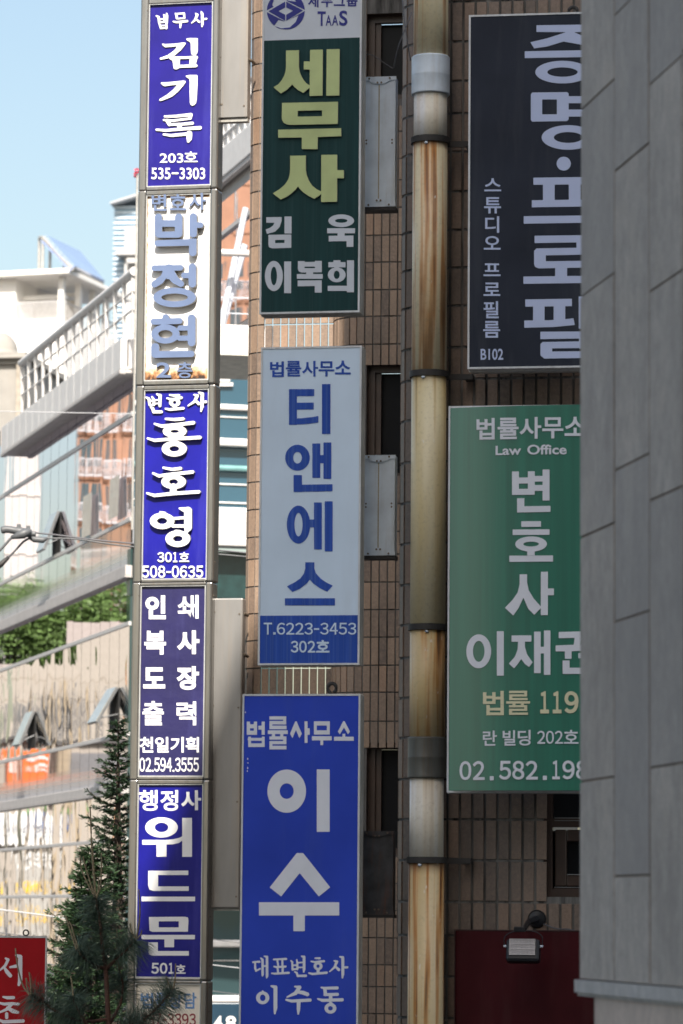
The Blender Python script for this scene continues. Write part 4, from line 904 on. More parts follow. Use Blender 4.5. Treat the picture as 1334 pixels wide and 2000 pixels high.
# ================================================================ GREY STONE BUILDING, right foreground
sdir = Vector((-math.sin(R(9.5)), math.cos(R(9.5)), 0))     # wall direction, away from the camera
c0 = W(1133.5, 1000, 13.0)
PSb = Plane(0, 0, 0, 0, org=c0); PSb.u = -sdir; PSb.n = Vector((-sdir.y, sdir.x, 0)); PSb.yaw = math.atan2(-PSb.u.y * -1, PSb.u.x)
PSb.yaw = -math.atan2(PSb.u.y, PSb.u.x)
def stone(name, c, sc=7):
    m, n, b = new_mat(name); v = coords(n, (1, 1, .5))
    at = node(n, 'ShaderNodeAttribute', attribute_name='tint')
    f = noise(n, coords(n, (1, 1, .7)), sc * 2.2, 9, 0.75); f2 = noise(n, coords(n, (1, 1, .4)), 2.6, 7, 0.7); f3 = noise(n, coords(n), 90, 3, 0.7)
    col = ramp(n, f, [(0.34, tuple(x * .66 for x in c)), (0.66, tuple(x * 1.14 for x in c))])
    col = mix(n, ramp(n, f2, [(0.38, 0.0), (0.68, 0.75)]), col, tuple(x * 0.5 for x in c))
    col = mix(n, ramp(n, noise(n, coords(n, (1, 1, .8)), 3.5, 6, .7), [(0.5, 0.0), (0.75, 0.6)]), col, tuple(min(.8, x * y) for x, y in zip(c, (1.18, 1.14, 1.08))))
    col = mix(n, ramp(n, f3, [(0.35, 0.25), (0.6, 0.0)]), col, tuple(x * 0.4 for x in c))
    col = mix(n, ramp(n, at.outputs['Fac'], [(0, 0.0), (1, 0.6)]), col, tuple(x * y for x, y in zip(c, (0.52, 0.55, 0.6))))
    L(n, col, b.inputs['Base Color']); b.inputs['Roughness'].default_value = 0.75; bump(n, b, f, 0.25, 0.01)
    return m
stone_g = stone('grey_granite', (0.5, 0.45, 0.4)); stone_p = stone('pinkish_granite', (0.74, 0.6, 0.5))
joint = mat('brown_mortar', (0.2, 0.155, 0.115), 0.9, var=0.2)
def su(px, y=1000): return PSb.hit(px, y)
ucol = [0.0, su(1199.5)[0], su(1268)[0], su(1334)[0], su(1334)[0] + .5, su(1334)[0] + 1.0, su(1334)[0] + 1.5]
jz = []
def zj_(u, px, y): return PSb.hit(px, y)[1]
zfoot = PSb.hit(1134, 1913)[1]
cols_j = [[PSb.hit(1134.5, y)[1] for y in (1527, 1050, 580, 215, -160)], [PSb.hit(1200.5, y)[1] for y in (1712, 1215, 919, 335, 30)], [PSb.hit(1269, y)[1] for y in (1500, 978, 570, 165, -200)],
          [PSb.hit(1334, y)[1] for y in (1700, 1150, 600, 100)], [2.6, 3.5, 4.2], [2.9, 3.9, 4.6]]
sb = Thing('stone_building', 'grey granite corner of a building in the right foreground, out of focus', 'building', PSb, 0.0, 0.0)
ZS = 7.2
mb = MB(); jb = MB(); rr_ = random.Random(4)
for i in range(6):
    zs = [zfoot] + cols_j[i] + [ZS]
    zs = [z for z in zs if zfoot <= z <= ZS]
    for j in range(len(zs) - 1):
        k0 = len(mb.f); g_ = 0.0035
        mb.box(ucol[i] + (.007 if i else 0), ucol[i + 1] - .007, rr_.uniform(-.0015, .0015), 0.045, zs[j] + g_, zs[j + 1] - g_, 0.0025)
        tv = rr_.random()
        for q in range(k0, len(mb.f)): mb.a[q] = tv
sb.part('wall', mb, stone_g)
jb.box(0.004, ucol[-1], 0.006, 3.0, zfoot + .003, ZS - .002); sb.part('joints', jb, joint)
# the far flank (round the corner) and the upper floors
fb = MB(); fb.box(-0.0005, ucol[-1] + 4, 0.0455, 6.0, ZS + .002, 9.5); sb.part('upper_wall', fb, stone_g)
lb = MB(); zl = PSb.hit(1134, 1938)[1]
lb.prism([(-0.012, zl), (ucol[-1], zl), (ucol[-1], zfoot - .001), (-0.012, zfoot - .001)], -0.018, 3.0); lb.prism([(-0.004, zl - .012), (ucol[-1], zl - .012), (ucol[-1], zl - .0005), (-0.004, zl - .0005)], -0.008, 3.0); sb.part('ledge', lb, stone('pale_ledge', (0.62, 0.59, 0.55)))
ub = MB(); ux = PSb.off(-0.0).hit(1161, 1970)[0]; ub.box(ux, ucol[-1], 0.0, 3.0, 0.0, zl - .013); sb.part('lower_wall', ub, stone_p)

# ================================================================ UNSEEN BLOCK ADDED BEHIND THE CAMERA (shaped to cast the street shade)
mb = MB(); e = lambda y: -0.08 + 0.324 * (y + 4)
zr = 35.37; ply = [(e(-2), -2), (e(-26), -26), (14, -26), (14, -2)]
mb.add([(x, y, 0) for x, y in ply] + [(x, y, zr) for x, y in ply], [(0, 1, 2, 3), (7, 6, 5, 4)] + [(i, i + 4, (i + 1) % 4 + 4, (i + 1) % 4) for i in range(4)])
ob = bpy.data.objects.new('shade_caster', None); COL.objects.link(ob); ob.location = (4, -10, 0); tag(ob, 'unseen plain concrete block added behind the camera, shaped to cast the street shade', 'building')
conc = mat('plain_concrete', (0.4, 0.39, 0.37), 0.8)
mb.build('wall', conc, ob, off=(4, -10, 0))
for k in range(9):
    f = MB(); z = 2.0 + k * 3.6; f.box(1.5, 13, -1.995, -1.97, z, z + 1.6); f.build('window', glass_dark, ob, off=(4, -10, 0))

so_ = bpy.data.objects.new('sky_light_blocker', None); COL.objects.link(so_); so_.location = (-20, -10, 0); tag(so_, 'unseen long grey block added across the street to cut sky light and darken reflections', 'building')  # unseen block added to hold back sky light and shape the green sign's sheen
mb = MB(); mb.box(-18, -15, -60, -13, 0, 26); mb.box(-17.9, 3, -75, -60.1, 0, 30); mb.build('wall', mat('grey_render', (0.16, 0.155, 0.15), 0.8), so_, off=(-20, -10, 0))
for k in range(7):
    f = MB(); f.box(-14.99, -14.95, -58, -15, 1.2 + k * 3.6, 3.2 + k * 3.6); f.build('window', glass_dark, so_, off=(-20, -10, 0))

# ================================================================ MIRROR GLASS BUILDING
def mirror(name, tint, rough, scale, dist):
    m, n, b = new_mat(name)
    b.inputs['Base Color'].default_value = (*tint, 1); b.inputs['Metallic'].default_value = 1.0; b.inputs['Roughness'].default_value = rough
    v = coords(n, (1, 1, 0.7)); f = noise(n, v, scale, 1.5, 0.4, 0.4); f2 = noise(n, coords(n), scale * .3, 0)
    ad = node(n, 'ShaderNodeMath', operation='ADD'); L(n, f, ad.inputs[0]); L(n, f2, ad.inputs[1])
    bump(n, b, ad.outputs[0], 1.0, dist); return m
mir = mirror('mirror_glass', (0.76, 0.73, 0.84), 0.012, 0.55, 0.0022)
mir_low = mirror('wavy_mirror_glass', (0.74, 0.75, 0.76), 0.012, 1.2, 0.017)
mir_sp = mirror('spandrel_mirror_glass', (0.66, 0.66, 0.69), 0.03, 0.7, 0.003)
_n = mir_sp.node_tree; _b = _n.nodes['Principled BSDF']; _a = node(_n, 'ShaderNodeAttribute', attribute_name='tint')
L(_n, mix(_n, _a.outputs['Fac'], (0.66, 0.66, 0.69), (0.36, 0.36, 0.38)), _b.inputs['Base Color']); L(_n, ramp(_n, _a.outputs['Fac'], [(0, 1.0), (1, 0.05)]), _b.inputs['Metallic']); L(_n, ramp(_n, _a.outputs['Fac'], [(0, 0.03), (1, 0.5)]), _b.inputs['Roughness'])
frame_g = mat('pale_grey_cladding', (0.5328, 0.5184, 0.504), 0.5, 0.2, var=0.05)
frame_w = mat('white_cladding', (0.6552, 0.6396, 0.624), 0.5, var=0.04, dirt=(0.4, 0.38, 0.36), dirt_amt=0.25)
soff = mat('grey_soffit', (0.448, 0.424, 0.408), 0.6, var=0.06)
FG = Plane(256.5, 1000, 65.0, 74.8)
def fz(y): return FG.hit(255, y)[1]
uE = FG.hit(9, 1000)[0]
gb = Thing('mirror_glass_building', 'office building with a mirrored glass facade reflecting trees and buildings at far left', 'building', FG, 0.0, 0.0)
MP = 0.9
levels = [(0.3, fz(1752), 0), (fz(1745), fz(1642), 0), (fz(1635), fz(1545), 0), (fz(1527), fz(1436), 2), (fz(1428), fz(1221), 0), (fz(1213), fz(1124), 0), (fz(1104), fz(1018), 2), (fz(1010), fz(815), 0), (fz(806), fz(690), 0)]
ncol = int(-uE / MP) + 1
rg = random.Random(11)
gm = {0: MB(), 1: MB(), 2: MB()}
for j, (z0, z1, kd) in enumerate(levels):
    for i in range(ncol):
        a, b = -(i + 1) * MP + .012, -i * MP - .012
        tx, tz = rg.gauss(0, .0007), rg.gauss(0, .0007)
        w_ = (b - a) / 2; h_ = (z1 - z0) / 2
        V = [(a, w_ * tx + h_ * tz, z0), (b, -w_ * tx + h_ * tz, z0), (b, -w_ * tx - h_ * tz, z1), (a, w_ * tx - h_ * tz, z1)]
        k = 1 if (kd == 0 and j < 5) else kd
        if k == 2:
            A_ = [Vector(v) for v in V]; NS = 10
            for q in range(NS):
                a0, a1 = q / NS, (q + 1) / NS
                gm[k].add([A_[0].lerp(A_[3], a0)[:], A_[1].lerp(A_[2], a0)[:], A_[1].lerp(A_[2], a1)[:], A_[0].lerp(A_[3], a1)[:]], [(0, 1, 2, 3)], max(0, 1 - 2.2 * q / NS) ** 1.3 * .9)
        else: gm[k].add(V, [(0, 1, 2, 3)])
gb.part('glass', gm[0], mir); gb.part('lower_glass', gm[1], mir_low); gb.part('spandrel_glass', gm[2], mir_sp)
bk = MB(); bk.box(-ncol * MP, -.001, 0.04, 0.3, 0, fz(690)); gb.part('wall', bk, black_in)
tr = MB()
for ya, yb in ((1752, 1745), (1642, 1635), (1436, 1428), (1221, 1213), (1018, 1010), (815, 806)): tr.box(-ncol * MP, .02, -.025, .03, fz(ya), fz(yb), 0.006)
gb.part('transoms', tr, frame_g)
tr = MB()
for ya, yb in ((1545, 1527), (1124, 1104)):
    tr.box(-ncol * MP - .3, .02, -.1, .03, fz(ya), fz(yb), 0.01); tr.box(-ncol * MP - .3, .02, -.11, .03, fz(ya) - .03, fz(ya) - .001)
gb.part('ledge', tr, soff)
ov = 0.34
FO = FG.off(ov)
def oz(px, y): return FO.hit(px, y)[1]
uOa = FO.hit(2, 880)[0]; uOb = FO.hit(236, 680)[0]
zt_, zb_ = oz(150, 725), oz(150, 781)
fa = MB(); nn = 17
for i in range(nn):
    a = uOa + (uOb - uOa) * i / nn; b = uOa + (uOb - uOa) * (i + 1) / nn
    fa.box(a + .006, b - .006, -ov, -ov + .12, zb_, zt_, 0.01)
gb.part('fascia', fa, frame_w)
sf = MB(); sf.box(uOa + .02, uOb - .02, -ov + .02, .03, zb_ - .06, zb_ + .05); sf.box(uOa, uOb, -ov - .015, -ov + .1, zb_ - .09, zb_ - .004, 0.02); gb.part('soffit', sf, soff)
sf = MB(); sf.box(uOb, 0.02, -ov * .55, .03, zb_ + .02, zt_); gb.part('end_block', sf, frame_w)
FRr = FG.off(ov - .06)
uRa = FRr.hit(42, 720)[0]; uRb = FRr.hit(263, 530)[0]
zr0 = FRr.hit(150, 722)[1] ; zr1 = FRr.hit(150, 622)[1]
ra = MB(); ra.tube([(uRa, -ov + .06, zr1), (uRb, -ov + .06, zr1)], 0.085, 12); gb.part('top_rail', ra, frame_w, smooth=False)
ra = MB()
for q in (0.33, 0.66): ra.tube([(uRa, -ov + .06, zr0 + (zr1 - zr0) * q), (uRb, -ov + .06, zr0 + (zr1 - zr0) * q)], 0.022, 8)
gb.part('rails', ra, frame_w)
for i in range(15):
    u = uRa + .12 + (uRb - uRa - .2) * i / 14
    po = MB(); y0 = -ov + .06
    po.hexa([(u - .03, y0 - .02, zr0 - .1), (u + .03, y0 - .02, zr0 - .1), (u + .03, y0 + .02, zr0 - .1), (u - .03, y0 + .02, zr0 - .1), (u - .03, y0 - .05, zr1), (u + .03, y0 - .05, zr1), (u + .03, y0 + .03, zr1), (u - .03, y0 + .03, zr1)])
    gb.part('post', po, frame_g)
# top hung vents standing open
sash_m = mat('vent_frame_dark', (0.16, 0.165, 0.17), 0.4, 0.4)
for (pxl, pxr, yt, yb, ang) in ((104, 119, 1003, 1082, 20), (56, 70, 1392, 1462, 22), (213, 236, 1346, 1424, 30), (169, 186, 966, 1048, 1.2), (222, 240, 932, 1012, 1.5)):
    ua = FG.hit(pxl, yt)[0]; ub_ = FG.hit(pxr, yt)[0]; zt = FG.hit((pxl + pxr) / 2, yt)[1]; zb = FG.hit((pxl + pxr) / 2, yb)[1]
    ua, ub_ = (ua + ub_) / 2 - .42, (ua + ub_) / 2 + .42
    op = MB(); op.box(ua, ub_, -.012 if ang > 10 else .02, .03, zb, zt); wv = gb.part('vent_window', op, black_in)
    h = zt - zb; sn = math.sin(R(ang)); cs = math.cos(R(ang))
    def rot(mb_):
        out = []
        for x, y, z in mb_.v:
            yy, zz = y + .03, z - zt; out.append((x, -.03 + yy * cs + zz * sn, zt - yy * sn * -1 + zz * cs if False else zt + zz * cs - yy * sn))
        mb_.v = out
    sh = MB(); t_ = .05
    for b4 in ((ua, ub_, zt - t_, zt), (ua, ub_, zb, zb + t_), (ua, ua + t_, zb + t_, zt - t_), (ub_ - t_, ub_, zb + t_, zt - t_)): sh.box(b4[0], b4[1], -.06, -.015, b4[2], b4[3])
    rot(sh)
    if ang > 10: gb.part('sash', sh, sash_m, parent=wv)
    pn = MB(); pn.box(ua + .004, ub_ - .004, -.072, -.061, zb + .004, zt - .004); rot(pn); gb.part('pane', pn, mat('cream_reflection_glass', (0.465, 0.45, 0.42), 0.18, 0.6), parent=wv)  # cream tint stands in for the building mirrored in these panes
    if ang > 10:
        for x in (ua + .04, ub_ - .04):
            ar = MB(); ar.tube([(x, -.01, zb + h * .35), (x, -.03 - (h * .9) * sn * .9, zt - h * .86 * cs)], 0.009, 6); gb.part('stay_arm', ar, sash_m, parent=wv)
# end wall facing the street, seen between the sign tower and the tiled pier
FW = Plane(0, 0, 0, -15.2, org=FG.pt(0, 0, 0))
def wz(y): return FW.hit(455, y)[1]
uW1 = FW.hit(560, 1000)[0]
blueg = mirror('blue_end_glass', (0.03, 0.081, 0.12), 0.06, 0.5, 0.004); b_ = blueg.node_tree.nodes['Principled BSDF']; b_.inputs['Metallic'].default_value = 0.1
teal = mirror('teal_street_glass', (0.03, 0.058, 0.062), 0.04, 0.8, 0.02); b_ = teal.node_tree.nodes['Principled BSDF']; b_.inputs['Metallic'].default_value = 0.15
navyw = mat('dark_strip', (0.02, 0.045, 0.07), 0.25, var=0.05)
ew = MB()
ew.box(0.0, uW1, 0.0, .3, wz(1000), fz(690)); gb.part('end_glass', ew, blueg, plane=FW)
ew = MB(); ew.box(0.0, uW1, 0.0, .3, 0, wz(1170)); gb.part('end_lower_glass', ew, teal, plane=FW)
ew = MB(); ew.box(0.0, uW1, 0.02, .3, wz(1168), wz(1078)); gb.part('shop_sign_band', ew, mat('dark_green_band', (0.012, 0.04, 0.04), 0.3), plane=FW)
eb = MB()
for ya, yb, d in ((802, 791, .1), (874, 859, .22), (948, 945, .04), (984, 981, .04), (816.5, 814, .03), (1850, 1836, .12), (1957, 1944, .12), (1877, 1875.5, .02)): eb.box(0.02, uW1, -d, -.002, wz(ya), wz(yb), min(d * .3, .03))
gb.part('bands', eb, frame_w, plane=FW)
eb = MB(); eb.tube([(0.02, -.1, wz(916)), (uW1, -.1, wz(916))], .055, 10); gb.part('teal_tube', eb, mat('teal_tube', (0.16, 0.33, 0.33), 0.3), plane=FW)
eb = MB(); eb.box(0.02, uW1, -.5, -.002, wz(1072), wz(997), .03); gb.part('white_box_sign', eb, frame_w, plane=FW)
lt = MB()
mo = [('r', 418, 719, 448, 750), ('x', 424, 730, 441, 741), ('r', 418, 748, 454, 755)]
put(lt, FW, loops_mesh(glyph([('r', 395, 719, 448, 746), ('x', 401, 728, 441, 738), ('r', 395, 748, 454, 755)], 0, 0, 1.0)), .06, .02); gb.part('shop_letter', lt, [frame_w, frame_w], plane=FW)
PH = Plane(440, 1950, 47.0, -6.0)
uh0, uh1 = PH.hit(400, 1980)[0], PH.hit(520, 1980)[0]
hb = Thing('shop_board', 'low navy board with pale house number digits in the gap beside the sign tower', 'sign', PH, uh0, 0.0)
lt = MB(); lt.box(uh0, uh1, 0, .12, 0, PH.hit(440, 1959)[1], .01); hb.part('board', lt, navyw)
for ch, xa, xb in (('4', 417, 434), ('8', 440, 461)): lt = MB(); put(lt, PH, T(ch, xa, 1984, xb, 2012, .03), .03, .004); hb.part('digit', lt, [frame_w, frame_w])
# nearer wing seen higher in the same gap
W2 = Plane(484, 300, 56.0, 74.8)
wg = Thing('glass_wing', 'white framed glass wing with a lattice parapet between the sign tower and the tiled pier', 'building', W2, 0.0, W2.hit(455, 640)[1])
ua = W2.hit(415, 400)[0]; ub_ = 2.5
def vz(y): return W2.hit(455, y)[1]
mg = MB(); rg = random.Random(3)
for i in range(int((ub_ - ua) / .9) + 1):
    a = ua + i * .9; mg.add([(a, 0, vz(640)), (a + .885, rg.gauss(0, .002), vz(640)), (a + .885, rg.gauss(0, .002), vz(378)), (a, 0, vz(378))], [(0, 1, 2, 3)])
wg.part('glass', mg, mir)
mb = MB(); mb.box(ua, ub_, .03, .3, vz(640), vz(330)); wg.part('wall', mb, soff)
mb = MB(); mb.box(ua, ub_, -.14, 0.02, vz(343), vz(285), .02); wg.part('fascia', mb, frame_w)
mb = MB(); mb.box(ua, ub_, -.12, -.03, vz(352), vz(344)); wg.part('soffit', mb, soff)
mb = MB(); mb.box(ua, ub_, -.05, -.003, vz(448), vz(440)); wg.part('transom', mb, frame_g)
mb = MB()
for y in (262, 232, 200): mb.tube([(ua, -.1, vz(y)), (ub_, -.1, vz(y))], .035, 8)
for i in range(14):
    u = ua + (ub_ - ua) * i / 13; mb.box(u - .04, u + .04, -.12, -.05, vz(284), vz(200)); 
wg.part('lattice', mb, frame_w)
W3 = Plane(455, 660, 55.0, -10)
def gz(y): return W3.hit(455, y)[1]
u3 = W3.hit(424, 660)[0]; u4 = W3.hit(540, 660)[0]
cn = Thing('entrance_canopy', 'white canopy slab with struts in the gap beside the sign tower', 'canopy', W3, (u3 + u4) / 2, gz(690))
mb = MB(); mb.box(u3, u4, 0, 2.5, gz(690), gz(634), .02); cn.part('slab', mb, frame_w)
mb = MB(); mb.box(u3, u4, -.02, 2.5, gz(694), gz(690) - .001); cn.part('edge_strip', mb, mat('beige_edge', (0.6, 0.57, 0.5), 0.5))
mb = MB(); mb.tube([(u3, -.25, gz(500)), (u4, -.25, gz(500))], .055, 12)
cn.part('tube', mb, frame_w)
mb = MB()
mb.tube([W3_ for W3_ in [(W3.hit(437, 632)[0], .3, gz(632)), (W3.hit(482, 470)[0], .3, gz(470))]], .07, 8); mb.tube([(W3.hit(436, 600)[0], .2, gz(632)), (W3.hit(482, 545)[0], .2, gz(400))], .05, 8)
for y in (545, 577, 608): mb.tube([(u3, .2, gz(y)), (u4, .2, gz(y))], .008, 6)
cn.part('struts', mb, mat('blue_grey_strut', (0.6, 0.64, 0.7), 0.45))

# ================================================================ PLACES THE MIRROR GLASS SHOWS
def refl(px, py):
    d = ray(px, py); t = (FG.o - CAMP).dot(FG.n) / d.dot(FG.n); p_ = CAMP + d * t
    return p_, d - 2 * d.dot(FG.n) * FG.n
class RPlane(Plane):
    def __init__(s, dist, twist=0.0):
        p_, d = refl(130, 1500); h = Vector((d.x, d.y, 0)).normalized(); o = p_ + h * dist
        n = -h; n.rotate(Matrix.Rotation(R(twist), 3, 'Z'))
        s.o = Vector((o.x, o.y, 0)); s.n = n; s.u = Vector((-n.y, n.x, 0)); s.yaw = -math.atan2(s.u.y, s.u.x)
    def rh(s, px, py):
        p_, d = refl(px, py); return s.hit(0, 0, p_, d)
brick_o = mat('orange_brown_brick', (0.375, 0.2025, 0.12), 0.8, var=0.08, scale=1)
apt_gl = mat('apartment_glass', (0.06, 0.09, 0.1), 0.15)
apt_wh = mat('white_rail', (0.5625, 0.57, 0.5625), 0.5)
RA = RPlane(150)
ur_ = [RA.rh(x, 1000)[0] for x in (151, 560)]; u0, u1 = min(ur_), max(ur_)
ap = Thing('apartment_building', 'orange brown brick apartment block with white balcony rails, mirrored in the glass facade', 'building', RA, (u0 + u1) / 2, 0)
mb = MB(); mb.box(u0, u1, 0, 12, 0, 60)
for k in range(17): mb.box(u0, u1, -.08, 0, RA.rh(190, 1470)[1] + k * 3.05 - 1.0, RA.rh(190, 1470)[1] + k * 3.05 - .75)
ap.part('wall', mb, brick_o)
rowz = [RA.rh(190, y)[1] for y in (1160, 1072, 984, 896, 808, 720, 632, 544)]
for zc in rowz:
    for px, wpx in ((162, 13), (178, 15), (197, 12), (219, 6), (240, 7), (253, 8)) + tuple((280 + 26 * q, 13) for q in range(11)):
        uc_ = RA.rh(px, 1000)[0]; wd = abs(RA.rh(px + wpx / 2, 1000)[0] - RA.rh(px - wpx / 2, 1000)[0])
        f = MB(); f.box(uc_ - wd / 2, uc_ + wd / 2, -.02, .1, zc - .5, zc + 1.25); wv = ap.part('window', f, apt_gl)
        f = MB(); f.box(uc_ - wd / 2 - .1, uc_ + wd / 2 + .1, -.35, -.25, zc - .1, zc - .02); f.box(uc_ - wd / 2 - .1, uc_ + wd / 2 + .1, -.35, -.25, zc - 1.15, zc - 1.05)
        n_ = max(3, int(wd / .3))
        for q in range(n_ + 1): x = uc_ - wd / 2 - .1 + (wd + .2) * q / n_; f.box(x - .03, x + .03, -.33, -.27, zc - 1.05, zc - .1)
        ap.part('balcony_rail', f, apt_wh, parent=wv)
RBp = RPlane(110)
ur_ = [RBp.rh(x, 1000)[0] for x in (14, 76)]; u0, u1 = min(ur_), max(ur_)
cream_w = mat('cream_wall', (0.48, 0.464, 0.432), 0.7, var=0.05)
tw = Thing('cream_building', 'tall cream building mirrored at the left end of the glass facade', 'building', RBp, (u0 + u1) / 2, 0)
mb = MB(); mb.box(u0, u1, 0, 10, 0, 40); tw.part('wall', mb, cream_w)
mb = MB()
for k in range(13): mb.box(u0 - .03, u1 + .03, -.06, .0, 1.5 + k * 3, 1.7 + k * 3)
tw.part('floor_bands', mb, mat('pale_band', (0.62, 0.58, 0.52), 0.7))
# beige hall with signs, nearest in the mirror
RC_ = RPlane(32)
ur_ = [RC_.rh(x, 1400)[0] for x in (-6, 300)]; u0, u1 = min(ur_), max(ur_)
bh = Thing('beige_hall', 'beige stone panelled hall with dark strips, mirrored low in the glass facade', 'building', RC_, (u0 + u1) / 2, 0)
zt = RC_.rh(130, 1298)[1]; zs = RC_.rh(200, 1215)[1]
beige = mat('beige_panel', (0.345, 0.3075, 0.27), 0.7, var=0.06)
mb = MB(); um = RC_.rh(132, 1400)[0]; sg = 1 if u1 - um > um - u0 else -1
uR_ = RC_.rh(300, 1400)[0]
mb.box(u0, u1, 0, 6, 0, zt); mb.box(min(um, uR_), max(um, uR_), .01, 6, zt, zs); bh.part('wall', mb, beige)
mb = MB()
for y in (1330, 1370, 1410, 1450, 1500): z = RC_.rh(130, y)[1]; mb.box(u0, u1, -.004, .002, z, z + .05)
bh.part('panel_joints', mb, mat('panel_joint', (0.3, 0.26, 0.22), 0.8))
mb = MB()
for px, wpx, ya, yb in ((20, 10, 1375, 1480), (33, 4, 1372, 1440), (46, 7, 1385, 1470), (62, 4, 1350, 1440), (78, 8, 1360, 1470), (90, 4, 1352, 1420), (100, 7, 1365, 1470), (140, 6, 1345, 1440), (160, 9, 1335, 1440), (200, 3, 1335, 1420)) + tuple((12 + 7.3 * q + (5 if 12 + 7.3 * q > 108 else 0), (3.2, 2.2, 4.2)[q % 3], 1376 + (q * 37) % 23 - q, 1482 - q * 2) for q in range(26) if not 108 < 12 + 7.3 * q < 128):
    a, b = sorted((RC_.rh(px - wpx / 2, 1400)[0], RC_.rh(px + wpx / 2, 1400)[0])); mb.box(a, b, -.01, .001, RC_.rh(px, yb)[1], RC_.rh(px, ya)[1])
bh.part('dark_slots', mb, mat('slot_dark', (0.13, 0.13, 0.135), 0.6))
a, b = sorted((RC_.rh(115, 1500)[0], RC_.rh(131, 1500)[0])); mb = MB(); mb.box(a, b, -.5, -.012, 0, RC_.rh(123, 1335)[1]); bh.part('column', mb, mat('tan_column', (0.3375, 0.27, 0.1875), 0.7))
mb = MB(); mb.box(u0, u1, -.15, -.015, RC_.rh(130, 1452)[1], RC_.rh(130, 1443)[1]); bh.part('eave', mb, mat('eave_dark', (0.07, 0.065, 0.065), 0.6))
mb = MB(); a, b = sorted((RC_.rh(131, 1500)[0], uR_)); mb.box(a, b, -.04, -.016, RC_.rh(180, 1530)[1], RC_.rh(180, 1472)[1]); bh.part('awning', mb, mat('awning_grey', (0.16, 0.16, 0.17), 0.5))
def rsign(name, label, xa, xb, ya, yb, m, marks=()):
    a, b = sorted((RC_.rh(xa, 1500)[0], RC_.rh(xb, 1500)[0])); z0, z1 = RC_.rh(60, yb)[1], RC_.rh(60, ya)[1]
    P_ = RC_.off(.2); t = Thing(name, label, 'sign', P_, (a + b) / 2, z0, 'shop signs on the beige hall')
    q = MB(); q.box(a, b, 0, .14, z0, z1, .01); t.part('board', q, m)
    for mm, rects in marks:
        q = MB()
        for x0, y0, x1, y1 in rects:
            ra_, rb_ = sorted((RC_.rh(x0, 1500)[0], RC_.rh(x1, 1500)[0])); q.box(ra_, rb_, -.02, -.001, RC_.rh(60, y1)[1], RC_.rh(60, y0)[1])
        t.part('lettering', q, mm)
yel = mat('yellow_letter', (0.72, 0.45, 0.018), 0.5); orange = mat('orange_board', (0.6375, 0.136, 0.0255), 0.5)
greyb = mat('grey_shopfront', (0.375, 0.36, 0.3375), 0.5); wht = mat('white_board', (0.64, 0.64, 0.64), 0.5); txg = mat('grey_print', (0.25, 0.26, 0.3), 0.5); blu = mat('blue_board', (0.04, 0.14, 0.42), 0.5)
rsign('shop_sign', 'large orange shop sign with white letters, mirrored in the glass', 40, 93, 1466, 1562, orange, [(wht, [(54, 1480, 68, 1488), (70, 1478, 88, 1484), (54, 1498, 58, 1508), (68, 1494, 74, 1508), (76, 1492, 88, 1498), (78, 1502, 88, 1506), (54, 1532, 68, 1542)])])
rsign('shop_sign', 'narrow orange shop sign mirrored at the left end of the glass', 13, 28, 1466, 1562, orange, [(wht, [(20, 1486, 26, 1510)])])
rsign('shop_sign', 'white board with grey print and blue marks, mirrored in the glass', 5, 86, 1586, 1652, wht, [(txg, [(12, 1618, 24, 1624), (50, 1612, 82, 1617), (52, 1620, 80, 1623), (58, 1628, 76, 1632), (12, 1630, 22, 1633)]), (blu, [(16, 1602, 22, 1608), (50, 1600, 54, 1606)])])
rsign('shop_sign', 'tall blue sign with a green top, mirrored beside the tan column', 98, 112, 1588, 1632, blu, [(mat('green_board', (0.1, 0.35, 0.08), 0.5), [(99, 1568, 111, 1589)])])
rsign('shop_sign', 'grey shopfront fascia with yellow and white letters, mirrored in the glass', 36, 97, 1664, 1826, greyb, [(wht, [(52, 1668, 66, 1678), (52, 1684, 66, 1694), (72, 1666, 95, 1672), (72, 1676, 95, 1680), (72, 1686, 95, 1692)]), (yel, [(24 + 14, 1722, 41, 1752), (53, 1722, 58, 1748), (58, 1728, 65, 1742), (72, 1718, 81, 1746), (90, 1720, 96, 1746), (38, 1774, 43, 1806), (57, 1768, 66, 1772), (57, 1780, 66, 1784), (57, 1792, 66, 1796), (71, 1774, 74, 1798), (77, 1770, 81, 1800), (88, 1774, 96, 1778), (88, 1790, 96, 1796)])])
